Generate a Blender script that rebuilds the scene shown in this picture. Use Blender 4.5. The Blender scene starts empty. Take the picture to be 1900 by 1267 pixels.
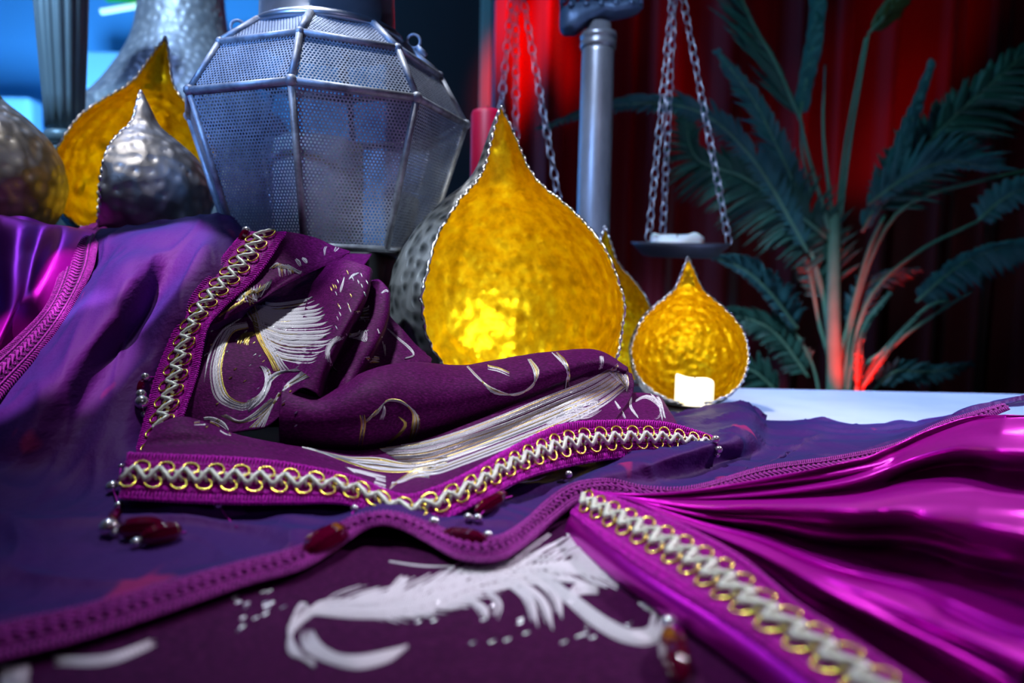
import bpy, math, random
import numpy as np
from mathutils import Vector, Matrix, Euler
from mathutils.bvhtree import BVHTree
C = bpy.context.scene.collection
sc = bpy.context.scene
PI = math.pi
R = math.radians
random.seed(7)

# ------------------------------------------------------------------ camera
F = 1300.0
CAM_Z = 0.155
cd = bpy.data.cameras.new('camera')
cam = bpy.data.objects.new('camera', cd); C.objects.link(cam)
cam.matrix_world = Matrix.Translation((0, 0, CAM_Z)) @ Matrix.Rotation(R(90 - 4.5), 4, 'X') @ Matrix.Rotation(R(1.2), 4, 'Z')
cd.sensor_width = 36; cd.lens = 36 * F / 1900
cd.clip_start = 0.02; cd.clip_end = 30
cd.dof.use_dof = True; cd.dof.focus_distance = 0.62; cd.dof.aperture_fstop = 3.6
cd.dof.aperture_blades = 9
sc.camera = cam
CM = np.array(cam.matrix_world)

# ------------------------------------------------------------------ world, exposure, lights
w = bpy.data.worlds.new('world'); sc.world = w; w.use_nodes = True
w.node_tree.nodes['Background'].inputs[0].default_value = (0.02, 0.03, 0.08, 1)
w.node_tree.nodes['Background'].inputs[1].default_value = 0.25
vs = sc.view_settings
vs.view_transform = 'Standard'; vs.look = 'None'; vs.gamma = 1; vs.use_curve_mapping = False; vs.exposure = 0.18

def area(name, loc, target, size, power, col, spread=180):
    l = bpy.data.lights.new(name, 'AREA'); l.energy = power; l.color = col; l.size = size; l.spread = R(spread)
    o = bpy.data.objects.new(name, l); C.objects.link(o); o.location = loc
    o.rotation_euler = (Vector(target) - Vector(loc)).to_track_quat('-Z', 'Y').to_euler(); return o
def spot(name, loc, target, power, col, ang, blend=0.4, rad=0.02):
    l = bpy.data.lights.new(name, 'SPOT'); l.energy = power; l.color = col; l.spot_size = R(ang); l.spot_blend = blend; l.shadow_soft_size = rad
    o = bpy.data.objects.new(name, l); C.objects.link(o); o.location = loc
    o.rotation_euler = (Vector(target) - Vector(loc)).to_track_quat('-Z', 'Y').to_euler(); return o
spot('stage_key', (-0.45, 0.80, 1.75), (0.10, 0.66, 0.05), 105, (0.90, 0.92, 1.0), 34, 0.8, 0.07)
spot('stage_cool_back', (-0.9, 1.3, 1.6), (-0.30, 0.6, 0.10), 10, (0.30, 0.46, 1.0), 60, 0.5, 0.06)
spot('stage_front', (0.50, -0.45, 0.62), (0.00, 0.85, 0.19), 72, (1.0, 0.97, 0.86), 13, 0.8, 0.03)
spot('fill_gold_left', (-0.95, -0.3, 0.75), (-0.52, 1.0, 0.33), 45, (1.0, 0.95, 0.84), 12, 0.7, 0.03)  # added fill lamp that lifts the gold-lined lantern at the left
spot('fill_post', (-0.98, 0.3, 1.15), (-0.69, 1.07, 0.44), 45, (0.36, 0.66, 1.0), 18, 0.7, 0.03)  # extra lamp put in only to brighten the fluted post
spot('fill_shell', (-0.50, -0.05, 0.95), (-0.115, 0.74, 0.17), 90, (0.72, 0.84, 1.0), 8, 0.7, 0.03)  # narrow helper beam, added to reveal the big lantern's dark outer shell
spot('stage_front_blue', (-0.9, -0.4, 1.0), (-0.28, 0.85, 0.42), 125, (0.20, 0.42, 1.0), 18, 0.7, 0.04)
spot('fill_scale', (-0.35, 0.2, 1.3), (0.27, 1.22, 0.30), 110, (0.50, 0.66, 1.0), 26, 0.8, 0.05)  # helper spot added so the scale's chains and pan show up
spot('stage_magenta_left', (-0.70, 0.25, 1.3), (-0.365, 0.67, 0.17), 150, (0.95, 0.62, 1.0), 7.5, 0.2, 0.008)
spot('stage_magenta_low', (-0.70, 0.15, 1.2), (-0.385, 0.58, 0.09), 90, (0.95, 0.62, 1.0), 6.5, 0.3, 0.008)
spot('fill_left_top', (-0.62, 0.5, 1.45), (-0.48, 0.90, 0.28), 34, (0.95, 0.95, 1.0), 15, 0.6, 0.03)  # added top fill for the dark pewter lantern, no existing fixture
spot('fill_bottle', (-0.75, 0.3, 1.5), (-0.66, 1.4, 0.55), 60, (0.42, 0.66, 1.0), 26, 0.7, 0.05)  # unseen lamp added to lighten the hammered bottle
spot('stage_violet_front', (0.55, -0.55, 0.95), (0.15, 0.65, 0.06), 3, (0.85, 0.70, 1.0), 50, 0.6, 0.04)
spot('stage_table_wash', (0.95, 1.25, 1.6), (0.66, 0.98, 0.0), 170, (0.34, 0.50, 1.0), 30, 0.7, 0.05)
spot('stage_satin_wash', (0.85, 0.95, 0.8), (0.33, 0.42, 0.02), 30, (0.95, 0.8, 1.0), 44, 0.6, 0.04)
area('blue_wall_wash', (-1.6, 2.0, 0.3), (-1.7, 3.2, 0.35), 0.5, 46, (0.10, 0.42, 1.0))
area('blue_backdrop_wash', (-0.9, 1.9, 1.9), (-1.0, 3.2, 0.9), 0.5, 7, (0.05, 0.40, 1.0))
spot('red_curtain_wash', (-0.02, 1.35, 1.9), (0.02, 2.4, 1.0), 200, (1.0, 0.005, 0.0), 15, 1.0, 0.05)
spot('red_curtain_wash_right', (0.56, 1.8, 1.9), (0.56, 2.4, 1.0), 1.3, (1.0, 0.01, 0.0), 44, 1.0, 0.05)
spot('magenta_curtain_wash', (0.3, 1.6, -0.4), (0.45, 2.4, 0.45), 0.8, (1.0, 0.05, 0.35), 60, 1.0, 0.05)
spot('red_plant_uplight', (0.76, 1.42, -0.16), (0.79, 1.58, 0.02), 14, (1.0, 0.002, 0.0), 44, 0.5, 0.02)
spot('cyan_plant_wash', (0.1, 0.95, 1.6), (0.8, 1.7, 0.35), 10, (0.18, 0.64, 0.80), 56, 0.8, 0.05)

# ------------------------------------------------------------------ projection helpers (pixel + distance -> place in the room)
def ray(px, py):
    d = CM[:3, :3] @ np.array([(px - 950) / F, -(py - 633.5) / F, -1.0])
    return d
def P(px, py, Y):
    d = ray(px, py); return np.array([0, 0, CAM_Z]) + d * (Y / d[1])
def Pc(px, py, Y, zmin):
    p = P(px, py, Y); return p if p[2] >= zmin else G(px, py, zmin)
def G(px, py, z):
    d = ray(px, py); return np.array([0, 0, CAM_Z]) + d * ((z - CAM_Z) / d[2])

# ------------------------------------------------------------------ mesh helpers
class MB:
    def __init__(s): s.v = []; s.f = []; s.m = []; s.n = 0
    def add(s, verts, faces, mi=0):
        verts = np.asarray(verts, float).reshape(-1, 3)
        s.v.append(verts)
        for f in faces: s.f.append(tuple(int(i) + s.n for i in f))
        s.m += [mi] * len(faces); s.n += len(verts)
    def grid(s, Gd, mi=0, closed_u=False, closed_v=False):
        nu, nv = Gd.shape[:2]; F_ = []
        for i in range(nu - (0 if closed_u else 1)):
            i2 = (i + 1) % nu
            for j in range(nv - (0 if closed_v else 1)):
                j2 = (j + 1) % nv
                F_.append((i * nv + j, i * nv + j2, i2 * nv + j2, i2 * nv + j))
        s.add(Gd.reshape(-1, 3), F_, mi)
    def tube(s, pts, r, sides=6, mi=0, closed=False, cap=True):
        p = np.asarray(pts, float); n = len(p)
        if n < 2: return
        r = np.broadcast_to(np.asarray(r, float), (n,))
        if closed: t = np.roll(p, -1, 0) - np.roll(p, 1, 0)
        else: t = np.gradient(p, axis=0)
        t /= np.linalg.norm(t, axis=1)[:, None] + 1e-12
        a = np.array([0, 0, 1.0]) if abs(t[0][2]) < 0.9 else np.array([1.0, 0, 0])
        u = np.cross(t[0], a); u /= np.linalg.norm(u)
        U = []
        for i in range(n):
            u = u - t[i] * u.dot(t[i]); u /= np.linalg.norm(u) + 1e-12; U.append(u)
        U = np.array(U); V = np.cross(t, U)
        an = np.arange(sides) * 2 * PI / sides
        ring = p[:, None] + r[:, None, None] * (U[:, None] * np.cos(an)[None, :, None] + V[:, None] * np.sin(an)[None, :, None])
        n0 = s.n
        s.grid(ring, mi, closed_u=closed, closed_v=True)
        if cap and not closed:
            s.f.append(tuple(n0 + k for k in range(sides))[::-1]); s.m.append(mi)
            s.f.append(tuple(n0 + (n - 1) * sides + k for k in range(sides))); s.m.append(mi)
    def lathe(s, prof, cx=0, cy=0, seg=48, mi=0, z0=0, mod=None):
        an = np.arange(seg) * 2 * PI / seg
        Gd = np.zeros((len(prof), seg, 3))
        for i, (r, z) in enumerate(prof):
            rr = r * (mod(an, z) if mod is not None else 1)
            Gd[i, :, 0] = cx + rr * np.cos(an); Gd[i, :, 1] = cy + rr * np.sin(an); Gd[i, :, 2] = z0 + z
        n0 = s.n; s.grid(Gd, mi, closed_v=True)
        s.f.append(tuple(n0 + k for k in range(seg))[::-1]); s.m.append(mi)
        s.f.append(tuple(n0 + (len(prof) - 1) * seg + k for k in range(seg))); s.m.append(mi)
    def box(s, lo, hi, mi=0):
        x0, y0, z0 = lo; x1, y1, z1 = hi
        s.add([(x0,y0,z0),(x1,y0,z0),(x1,y1,z0),(x0,y1,z0),(x0,y0,z1),(x1,y0,z1),(x1,y1,z1),(x0,y1,z1)],
              [(0,3,2,1),(4,5,6,7),(0,1,5,4),(1,2,6,5),(2,3,7,6),(3,0,4,7)], mi)
    def ball(s, c, r, mi=0, seg=16, sc_=(1,1,1), axis=None):
        th = np.linspace(0, PI, seg // 2 + 1); an = np.arange(seg) * 2 * PI / seg
        X = np.zeros((len(th), seg, 3))
        X[..., 0] = np.sin(th)[:, None] * np.cos(an) * r * sc_[0]; X[..., 1] = np.sin(th)[:, None] * np.sin(an) * r * sc_[1]; X[..., 2] = np.cos(th)[:, None] * r * sc_[2]
        if axis is not None:
            q = np.array(Vector(axis).to_track_quat('Z', 'Y').to_matrix()); X = X @ q.T
        s.grid(X + np.asarray(c), mi, closed_v=True)
    def build(s, name, mats, parent=None, smooth=True, solid=0, bevel=0):
        me = bpy.data.meshes.new(name)
        me.from_pydata(np.vstack(s.v).tolist(), [], s.f)
        if not isinstance(mats, (list, tuple)): mats = [mats]
        for m in mats: me.materials.append(m)
        me.polygons.foreach_set('material_index', s.m)
        me.polygons.foreach_set('use_smooth', [smooth] * len(s.f))
        me.update()
        o = bpy.data.objects.new(name, me); C.objects.link(o)
        if parent is not None: o.parent = parent; o.matrix_parent_inverse = Matrix.Translation(-parent.location) if parent.type == 'EMPTY' else Matrix()
        if solid:
            md = o.modifiers.new('cloth', 'SOLIDIFY'); md.thickness = solid; md.offset = -1
        if bevel:
            md = o.modifiers.new('bevel', 'BEVEL'); md.width = bevel; md.segments = 2; md.limit_method = 'ANGLE'
        return o
def thing(name, label, cat, loc, group=None):
    o = bpy.data.objects.new(name, None); C.objects.link(o); o.location = loc; o.empty_display_size = 0.02
    return tag(o, label, cat, group)
def tag(o, label, cat, group=None):
    o['label'] = label; o['category'] = cat
    if group: o['group'] = group
    return o
def struct(o): o['kind'] = 'structure'; return o

def cr(P0, n, ax=0):
    """Catmull-Rom resample along axis to n samples"""
    P0 = np.moveaxis(np.asarray(P0, float), ax, 0); k = len(P0)
    E = np.concatenate([[2 * P0[0] - P0[1]], P0, [2 * P0[-1] - P0[-2]]])
    t = np.linspace(0, k - 1 - 1e-9, n); i = t.astype(int); f = (t - i).reshape((-1,) + (1,) * (P0.ndim - 1))
    a, b, c, d = E[i], E[i + 1], E[i + 2], E[i + 3]
    o = 0.5 * (2 * b + (c - a) * f + (2 * a - 5 * b + 4 * c - d) * f ** 2 + (3 * b - a - 3 * c + d) * f ** 3)
    return np.moveaxis(o, 0, ax)
def arc(P0, n):
    """smooth curve, evenly spaced by length"""
    q = cr(P0, 400); s = np.r_[0, np.cumsum(np.linalg.norm(np.diff(q, axis=0), axis=1))]
    t = np.linspace(0, s[-1], n)
    return np.stack([np.interp(t, s, q[:, k]) for k in range(q.shape[1])], 1)
_rs = np.random.RandomState(3)
_W = [(_rs.normal(size=3), _rs.uniform(0, 6.28)) for _ in range(48)]
def noise(X, freq, k0=0, n=9):
    o = np.zeros(X.shape[:-1])
    for k in range(n):
        d, ph = _W[(k0 + k) % 48]; o += np.sin((X @ d) * freq + ph + 1.3 * np.sin((X @ _W[(k0 + k + 7) % 48][0]) * freq * 0.6))
    return o / math.sqrt(n)
def ridges(X, freq, k0=0):
    return 1 - np.minimum(1, np.abs(noise(X, freq, k0)) * 1.3)
def normals(Gd):
    du = np.gradient(Gd, axis=0); dv = np.gradient(Gd, axis=1); n = np.cross(du, dv)
    n /= np.linalg.norm(n, axis=2)[..., None] + 1e-12
    n[n[..., 2] < 0] *= 1
    return n
def surf(rows, nu, nv, disp=None, place=P, zmin=None):
    """rows of (px,py,Y): smooth sheet"""
    if zmin is not None: place = lambda x, y, Y: Pc(x, y, Y, zmin)
    A = np.array([[place(*p) for p in r] for r in rows])
    Gd = cr(cr(A, nu, 0), nv, 1)
    if disp:
        n = normals(Gd)
        # normals towards the viewer
        s = np.sign(np.sum(n * (np.array([0, 0, CAM_Z]) - Gd), axis=2)); s[s == 0] = 1
        Gd = Gd + (n * s[..., None]) * disp(Gd)[..., None]
    return Gd

# ------------------------------------------------------------------ materials
def mat(name, base=(0.5, 0.5, 0.5), rough=0.5, metal=0.0, **k):
    m = bpy.data.materials.new(name); m.use_nodes = True
    b = m.node_tree.nodes['Principled BSDF']
    b.inputs['Base Color'].default_value = (*base, 1); b.inputs['Roughness'].default_value = rough; b.inputs['Metallic'].default_value = metal
    for kk, v in k.items():
        b.inputs[kk.replace('_', ' ')].default_value = v
    return m
def N(m, t, **k):
    n = m.node_tree.nodes.new(t)
    for a, v in k.items():
        if a.startswith('i_'): n.inputs[a[2:].replace('_', ' ')].default_value = v
        else: setattr(n, a, v)
    return n
def L(m, a, b): m.node_tree.links.new(a, b)
def bump(m, src, strength=0.3, dist=0.001, prev=None):
    b = N(m, 'ShaderNodeBump'); b.inputs['Strength'].default_value = strength; b.inputs['Distance'].default_value = dist
    L(m, src, b.inputs['Height'])
    if prev: L(m, prev.outputs[0], b.inputs['Normal'])
    L(m, b.outputs[0], m.node_tree.nodes['Principled BSDF'].inputs['Normal']); return b
def ramp(m, src, stops, dest=None):
    r = N(m, 'ShaderNodeValToRGB'); e = r.color_ramp.elements
    while len(e) < len(stops): e.new(0.5)
    for x, (p, c) in zip(e, stops): x.position = p; x.color = (*c, 1)
    L(m, src, r.inputs[0])
    if dest: L(m, r.outputs[0], dest)
    return r
def coord(m, scale=(1, 1, 1), kind='Object'):
    t = N(m, 'ShaderNodeTexCoord'); mp = N(m, 'ShaderNodeMapping'); mp.inputs['Scale'].default_value = scale
    L(m, t.outputs[kind], mp.inputs[0]); return mp.outputs[0]
def noisetex(m, scale, detail=3, vec=None, rough=0.5):
    n = N(m, 'ShaderNodeTexNoise'); n.inputs['Scale'].default_value = scale; n.inputs['Detail'].default_value = detail; n.inputs['Roughness'].default_value = rough
    L(m, vec or coord(m), n.inputs['Vector']); return n.outputs[0]
def voro(m, scale, feature='SMOOTH_F1', vec=None, rnd=1.0):
    n = N(m, 'ShaderNodeTexVoronoi'); n.feature = feature; n.inputs['Scale'].default_value = scale; n.inputs['Randomness'].default_value = rnd
    L(m, vec or coord(m), n.inputs['Vector']); return n.outputs[0]
def BS(m): return m.node_tree.nodes['Principled BSDF']

M = {}
# hammered gunmetal outside of the drop lanterns
def hammered(name, c0, c1, scale, rough=0.36, st=0.7, dist=0.004):
    m = mat(name, c0, rough, 0.9)
    v = voro(m, scale, rnd=0.75); rm = ramp(m, v, [(0.0, (0, 0, 0)), (0.55, (1, 1, 1))])
    ramp(m, v, [(0.15, c0), (0.65, c1)], BS(m).inputs['Base Color'])
    b1 = bump(m, noisetex(m, 300, 2), 0.12, 0.0006)
    bump(m, rm.outputs[0], st, dist, b1); return m
M['gun'] = hammered('hammered_gunmetal', (0.07, 0.08, 0.085), (0.48, 0.50, 0.50), 76, 0.5)
M['gun_small'] = hammered('hammered_gunmetal_fine', (0.42, 0.43, 0.44), (0.2, 0.2, 0.2), 90)
M['gun_warm'] = hammered('hammered_pewter', (0.62, 0.58, 0.53), (0.24, 0.22, 0.20), 74, 0.50, 0.6, 0.0035)
M['silver_vase'] = hammered('hammered_silver', (0.85, 0.88, 0.92), (0.5, 0.55, 0.62), 70, 0.5, 0.5, 0.004)
BS(M['silver_vase']).inputs['Metallic'].default_value = 0.5
def goldleaf(name, scale):
    m = mat(name, (0.95, 0.60, 0.02), 0.42, 0.85)
    vec = coord(m)
    ramp(m, noisetex(m, scale * 0.9, 5, vec, 0.65), [(0.30, (0.62, 0.41, 0.003)), (0.5, (0.90, 0.65, 0.004)), (0.66, (1.0, 0.83, 0.015))], BS(m).inputs['Base Color'])
    b1 = bump(m, noisetex(m, scale * 4, 4, vec, 0.6), 0.25, 0.0015)
    v = voro(m, scale, vec=vec, rnd=0.8)
    bump(m, v, 0.7, 0.006, b1)
    return m
M['gold'] = goldleaf('gold_leaf', 62); M['gold_small'] = goldleaf('gold_leaf_fine', 95)
M['rim'] = mat('bright_rim_metal', (0.72, 0.73, 0.76), 0.28, 1.0)
# lantern metals
m = mat('galvanised_frame', (0.36, 0.40, 0.46), 0.55, 0.55)
ramp(m, noisetex(m, 45, 6, rough=0.7), [(0.35, (0.17, 0.18, 0.21)), (0.6, (0.42, 0.46, 0.52))], BS(m).inputs['Base Color']); bump(m, noisetex(m, 120, 4), 0.4, 0.001)
M['frame'] = m
m = mat('brushed_collar', (0.48, 0.54, 0.62), 0.33, 0.9); vec = coord(m, (1, 1, 40)); bump(m, noisetex(m, 14, 3, vec), 0.15, 0.0006)
ramp(m, noisetex(m, 18, 5), [(0.35, (0.34, 0.38, 0.45)), (0.65, (0.55, 0.6, 0.68))], BS(m).inputs['Base Color']); M['collar'] = m
def perforated():
    m = mat('perforated_sheet', (0.34, 0.40, 0.50), 0.5, 0.5)
    nt = m.node_tree; uv = N(m, 'ShaderNodeUVMap'); uv.uv_map = 'sheet'
    s3 = math.sqrt(3)
    def mth(op, a, b=None, c=None):
        n = N(m, 'ShaderNodeMath', operation=op)
        for i, x in enumerate((a, b, c)):
            if x is None: continue
            if hasattr(x, 'links'): L(m, x, n.inputs[i])
            else: n.inputs[i].default_value = x
        return n.outputs[0]
    sep = N(m, 'ShaderNodeSeparateXYZ'); L(m, uv.outputs[0], sep.inputs[0])
    p = 0.0037
    x = mth('DIVIDE', sep.outputs[0], p); y = mth('DIVIDE', sep.outputs[1], p * s3)
    def cell(ox):
        fx = mth('SUBTRACT', mth('FRACT', mth('ADD', x, ox)), 0.5); fy = mth('MULTIPLY', mth('SUBTRACT', mth('FRACT', mth('ADD', y, ox)), 0.5), s3)
        return mth('SQRT', mth('ADD', mth('MULTIPLY', fx, fx), mth('MULTIPLY', fy, fy)))
    d = mth('MINIMUM', cell(50.0), cell(50.5))
    hole = mth('LESS_THAN', d, 0.300)
    ramp(m, noisetex(m, 22, 5, rough=0.65), [(0.35, (0.22, 0.26, 0.34)), (0.65, (0.42, 0.48, 0.58))], BS(m).inputs['Base Color'])
    bump(m, mth('MINIMUM', d, 0.45), 0.6, 0.0008)
    tr = N(m, 'ShaderNodeBsdfTransparent'); mx = N(m, 'ShaderNodeMixShader')
    L(m, hole, mx.inputs[0]); L(m, BS(m).outputs[0], mx.inputs[1]); L(m, tr.outputs[0], mx.inputs[2])
    L(m, mx.outputs[0], nt.nodes['Material Output'].inputs['Surface']); return m
M['perf'] = perforated()
M['wax'] = mat('candle_wax', (0.9, 0.88, 0.82), 0.5, 0, Subsurface_Weight=0.3)
m = mat('glowing_led_wax', (0.95, 0.9, 0.78), 0.5); BS(m).inputs['Emission Color'].default_value = (1.0, 0.86, 0.58, 1); BS(m).inputs['Emission Strength'].default_value = 1.3; M['led'] = m
M['wick'] = mat('wick', (0.03, 0.025, 0.02), 0.9)
M['red_wax'] = mat('red_wax', (0.60, 0.0, 0.05), 0.45, 0, Subsurface_Weight=0.2)
m = mat('cast_iron', (0.10, 0.16, 0.26), 0.5, 0.6); bump(m, noisetex(m, 60, 5), 0.6, 0.003); M['iron'] = m
m = mat('grey_column', (0.36, 0.38, 0.41), 0.34, 0.65)
ramp(m, noisetex(m, 12, 6, coord(m, (1, 1, 0.3)), 0.7), [(0.35, (0.24, 0.24, 0.26)), (0.65, (0.42, 0.43, 0.46))], BS(m).inputs['Base Color']); M['column'] = m
m = mat('chain_steel', (0.50, 0.50, 0.56), 0.4, 0.75); M['chain'] = m
m = mat('dark_pan', (0.10, 0.10, 0.12), 0.42, 0.6); bump(m, noisetex(m, 50, 3), 0.3, 0.001); M['pan'] = m
m = mat('blue_grey_post', (0.30, 0.38, 0.44), 0.42, 0.3); bump(m, noisetex(m, 40, 4), 0.3, 0.001); M['post'] = m
# table etc
m = mat('table_white', (0.82, 0.84, 0.88), 0.35); ramp(m, noisetex(m, 14, 5), [(0.3, (0.74, 0.77, 0.82)), (0.6, (0.84, 0.86, 0.9))], BS(m).inputs['Base Color']); M['table'] = m
M['riser'] = mat('black_riser', (0.012, 0.012, 0.016), 0.7)
m = mat('floor_dark', (0.03, 0.02, 0.025), 0.6); bump(m, noisetex(m, 8, 4), 0.2, 0.01); M['floor'] = m
M['ceil'] = mat('ceiling_dark', (0.02, 0.02, 0.025), 0.8)
m = mat('wall_blue', (0.20, 0.42, 0.62), 0.75); bump(m, noisetex(m, 30, 3), 0.1, 0.003); M['wallblue'] = m
M['walldark'] = mat('wall_dark', (0.035, 0.006, 0.004), 0.8)
M['pale'] = mat('pale_panel', (0.62, 0.74, 0.85), 0.6)
M['trimbeige'] = mat('beige_trim', (0.5, 0.38, 0.28), 0.6)
m = mat('curtain_red', (0.42, 0.012, 0.02), 0.65, 0, Sheen_Weight=0.5, Sheen_Roughness=0.4); bump(m, noisetex(m, 400, 2), 0.2, 0.001); M['curtain'] = m
m = mat('sign_green', (0.01, 0.20, 0.03), 0.4); BS(m).inputs['Emission Color'].default_value = (0.01, 0.30, 0.02, 1); BS(m).inputs['Emission Strength'].default_value = 0.7; M['green'] = m
m = mat('sign_light', (0.7, 0.9, 0.6), 0.4); BS(m).inputs['Emission Color'].default_value = (0.62, 1.0, 0.55, 1); BS(m).inputs['Emission Strength'].default_value = 0.9; M['greenlight'] = m
def leafmat(name, c0, c1):
    m = mat(name, c0, 0.42); ramp(m, noisetex(m, 9, 4), [(0.35, c0), (0.65, c1)], BS(m).inputs['Base Color']); return m
M['leaf'] = leafmat('leaf_green', (0.025, 0.10, 0.07), (0.05, 0.17, 0.12)); M['leaf2'] = leafmat('leaf_teal', (0.04, 0.16, 0.17), (0.07, 0.24, 0.24))
M['leaf3'] = leafmat('leaf_olive', (0.05, 0.07, 0.02), (0.09, 0.11, 0.03))
M['stem'] = leafmat('stem_green', (0.14, 0.32, 0.20), (0.24, 0.46, 0.30)); M['pot'] = mat('plant_pot', (0.05, 0.045, 0.045), 0.5); M['soil'] = mat('soil', (0.03, 0.02, 0.015), 0.9)
# fabrics
def weave(m, sc1, st=0.25, dist=0.0004, vec=None):
    b = bump(m, noisetex(m, sc1, 2, vec or coord(m)), st, dist); return b
m = mat('taffeta', (0.05, 0.04, 0.18), 0.6, 0, Sheen_Weight=0.0)
BS(m).inputs['Specular IOR Level'].default_value = 0.10
lw = N(m, 'ShaderNodeLayerWeight'); lw.inputs[0].default_value = 0.35
r1 = ramp(m, lw.outputs['Facing'], [(0.10, (0.105, 0.014, 0.16)), (0.55, (0.050, 0.016, 0.14)), (0.92, (0.018, 0.024, 0.13))])
r2 = ramp(m, noisetex(m, 13, 2, coord(m, (1.9, 0.8, 1)), 0.5), [(0.66, (0, 0, 0)), (0.70, (1, 1, 1))])
mx = N(m, 'ShaderNodeMix', data_type='RGBA'); L(m, r2.outputs[0], mx.inputs[0]); L(m, r1.outputs[0], mx.inputs[6]); mx.inputs[7].default_value = (0.30, 0.02, 0.15, 1)
L(m, mx.outputs[2], BS(m).inputs['Base Color'])
b1 = bump(m, noisetex(m, 1400, 1, coord(m, (1, 1, 0.4))), 0.15, 0.0003); bump(m, noisetex(m, 38, 4, coord(m, (1, 0.5, 1)), 0.6), 0.6, 0.005, b1)
M['taffeta'] = m
m = mat('satin', (0.62, 0.002, 0.52), 0.37, 0.75, Anisotropic=0.4, Sheen_Weight=0.03, Sheen_Roughness=0.3)
BS(m).inputs['Sheen Tint'].default_value = (0.9, 0.2, 0.9, 1)
b1 = bump(m, noisetex(m, 1500, 1, coord(m, (1, 0.3, 1))), 0.10, 0.0003); bump(m, noisetex(m, 26, 3), 0.25, 0.003, b1); M['satin'] = m
m = mat('brocade_ground', (0.13, 0.012, 0.13), 0.6, 0, Sheen_Weight=0.05, Sheen_Roughness=0.35)
BS(m).inputs['Specular IOR Level'].default_value = 0.08
BS(m).inputs['Sheen Tint'].default_value = (0.75, 0.35, 0.75, 1)
ramp(m, noisetex(m, 900, 2, coord(m, (0.35, 1, 1))), [(0.35, (0.060, 0.001, 0.055)), (0.60, (0.12, 0.003, 0.11)), (0.78, (0.23, 0.02, 0.20))], BS(m).inputs['Base Color'])
bump(m, noisetex(m, 1300, 2, coord(m, (0.4, 1, 1))), 0.35, 0.0005); M['brocade'] = m
def thread(name, c, rough, metal, freq=1700):
    m = mat(name, c, rough, metal); v = coord(m)
    w_ = N(m, 'ShaderNodeTexWave'); w_.inputs['Scale'].default_value = freq / 6.28; w_.inputs['Distortion'].default_value = 1.5; L(m, v, w_.inputs[0])
    ramp(m, w_.outputs[1], [(0.0, tuple(x * 0.62 for x in c)), (0.5, c)], BS(m).inputs['Base Color'])
    bump(m, w_.outputs[1], 0.5, 0.0004); return m
M['white'] = thread('white_thread', (0.88, 0.86, 0.93), 0.5, 0.0)
M['lame'] = thread('gold_lame', (0.80, 0.60, 0.18), 0.33, 0.9, 2600)
M['silverthread'] = thread('silver_lame', (0.75, 0.78, 0.85), 0.3, 0.8, 2600)
def braidmat(name, c0, c1, rough=0.4):
    m = mat(name, c1, rough + 0.1, 0, Sheen_Weight=0.05); BS(m).inputs['Specular IOR Level'].default_value = 0.12; ramp(m, noisetex(m, 500, 2), [(0.3, c0), (0.65, c1)], BS(m).inputs['Base Color']); return m
M['magenta'] = braidmat('magenta_braid', (0.18, 0.0, 0.16), (0.38, 0.001, 0.33))
M['magenta_loop'] = braidmat('magenta_loops', (0.36, 0.001, 0.33), (0.76, 0.006, 0.66))
M['gimp'] = braidmat('purple_gimp', (0.18, 0.008, 0.18), (0.42, 0.035, 0.38)); M['gimp_base'] = braidmat('purple_gimp_base', (0.04, 0.002, 0.045), (0.10, 0.005, 0.10))
M['cord'] = mat('pale_metallic_cord', (0.80, 0.86, 0.74), 0.4, 0.1)
M['ring'] = mat('gold_ring_thread', (0.95, 0.72, 0.12), 0.26, 0.9)
M['bead_silver'] = mat('silver_bead', (0.80, 0.80, 0.84), 0.24, 0.8)
m = mat('ruby_glass', (0.13, 0.0, 0.025), 0.07, 0, Coat_Weight=1.0); BS(m).inputs['Transmission Weight'].default_value = 0.3; M['ruby'] = m

# ------------------------------------------------------------------ the room
def wall(name, lo, hi, m):
    b = MB(); b.box(lo, hi); return struct(b.build(name, m, smooth=False))
FZ = -0.75
wall('floor', (-3, -1.3, FZ - 0.05), (3, 3.3, FZ), M['floor'])
wall('ceiling', (-3, -1.3, 2.4), (3, 3.3, 2.45), M['ceil'])
wall('wall_back', (-3, 3.2, FZ), (3, 3.3, 2.4), M['wallblue'])
wall('wall_left', (-3.1, -1.3, FZ), (-3, 3.3, 2.4), M['wallblue'])
wall('wall_right', (3, -1.3, FZ), (3.1, 3.3, 2.4), M['walldark'])
wall('wall_front', (-3, -1.4, FZ), (3, -1.3, 2.4), M['walldark'])
# dark partition between blue zone and curtain, with the beige edge
x0 = P(715, 300, 2.6)[0]; x1 = P(905, 200, 2.6)[0]
wall('wall_partition', (x0, 2.6, FZ), (x1, 2.72, 2.4), M['walldark'])
b = MB(); b.box((x1 - 0.03, 2.57, FZ), (x1 + 0.012, 2.73, 2.4)); struct(b.build('trim_1', M['trimbeige'], smooth=False, bevel=0.004))
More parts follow.
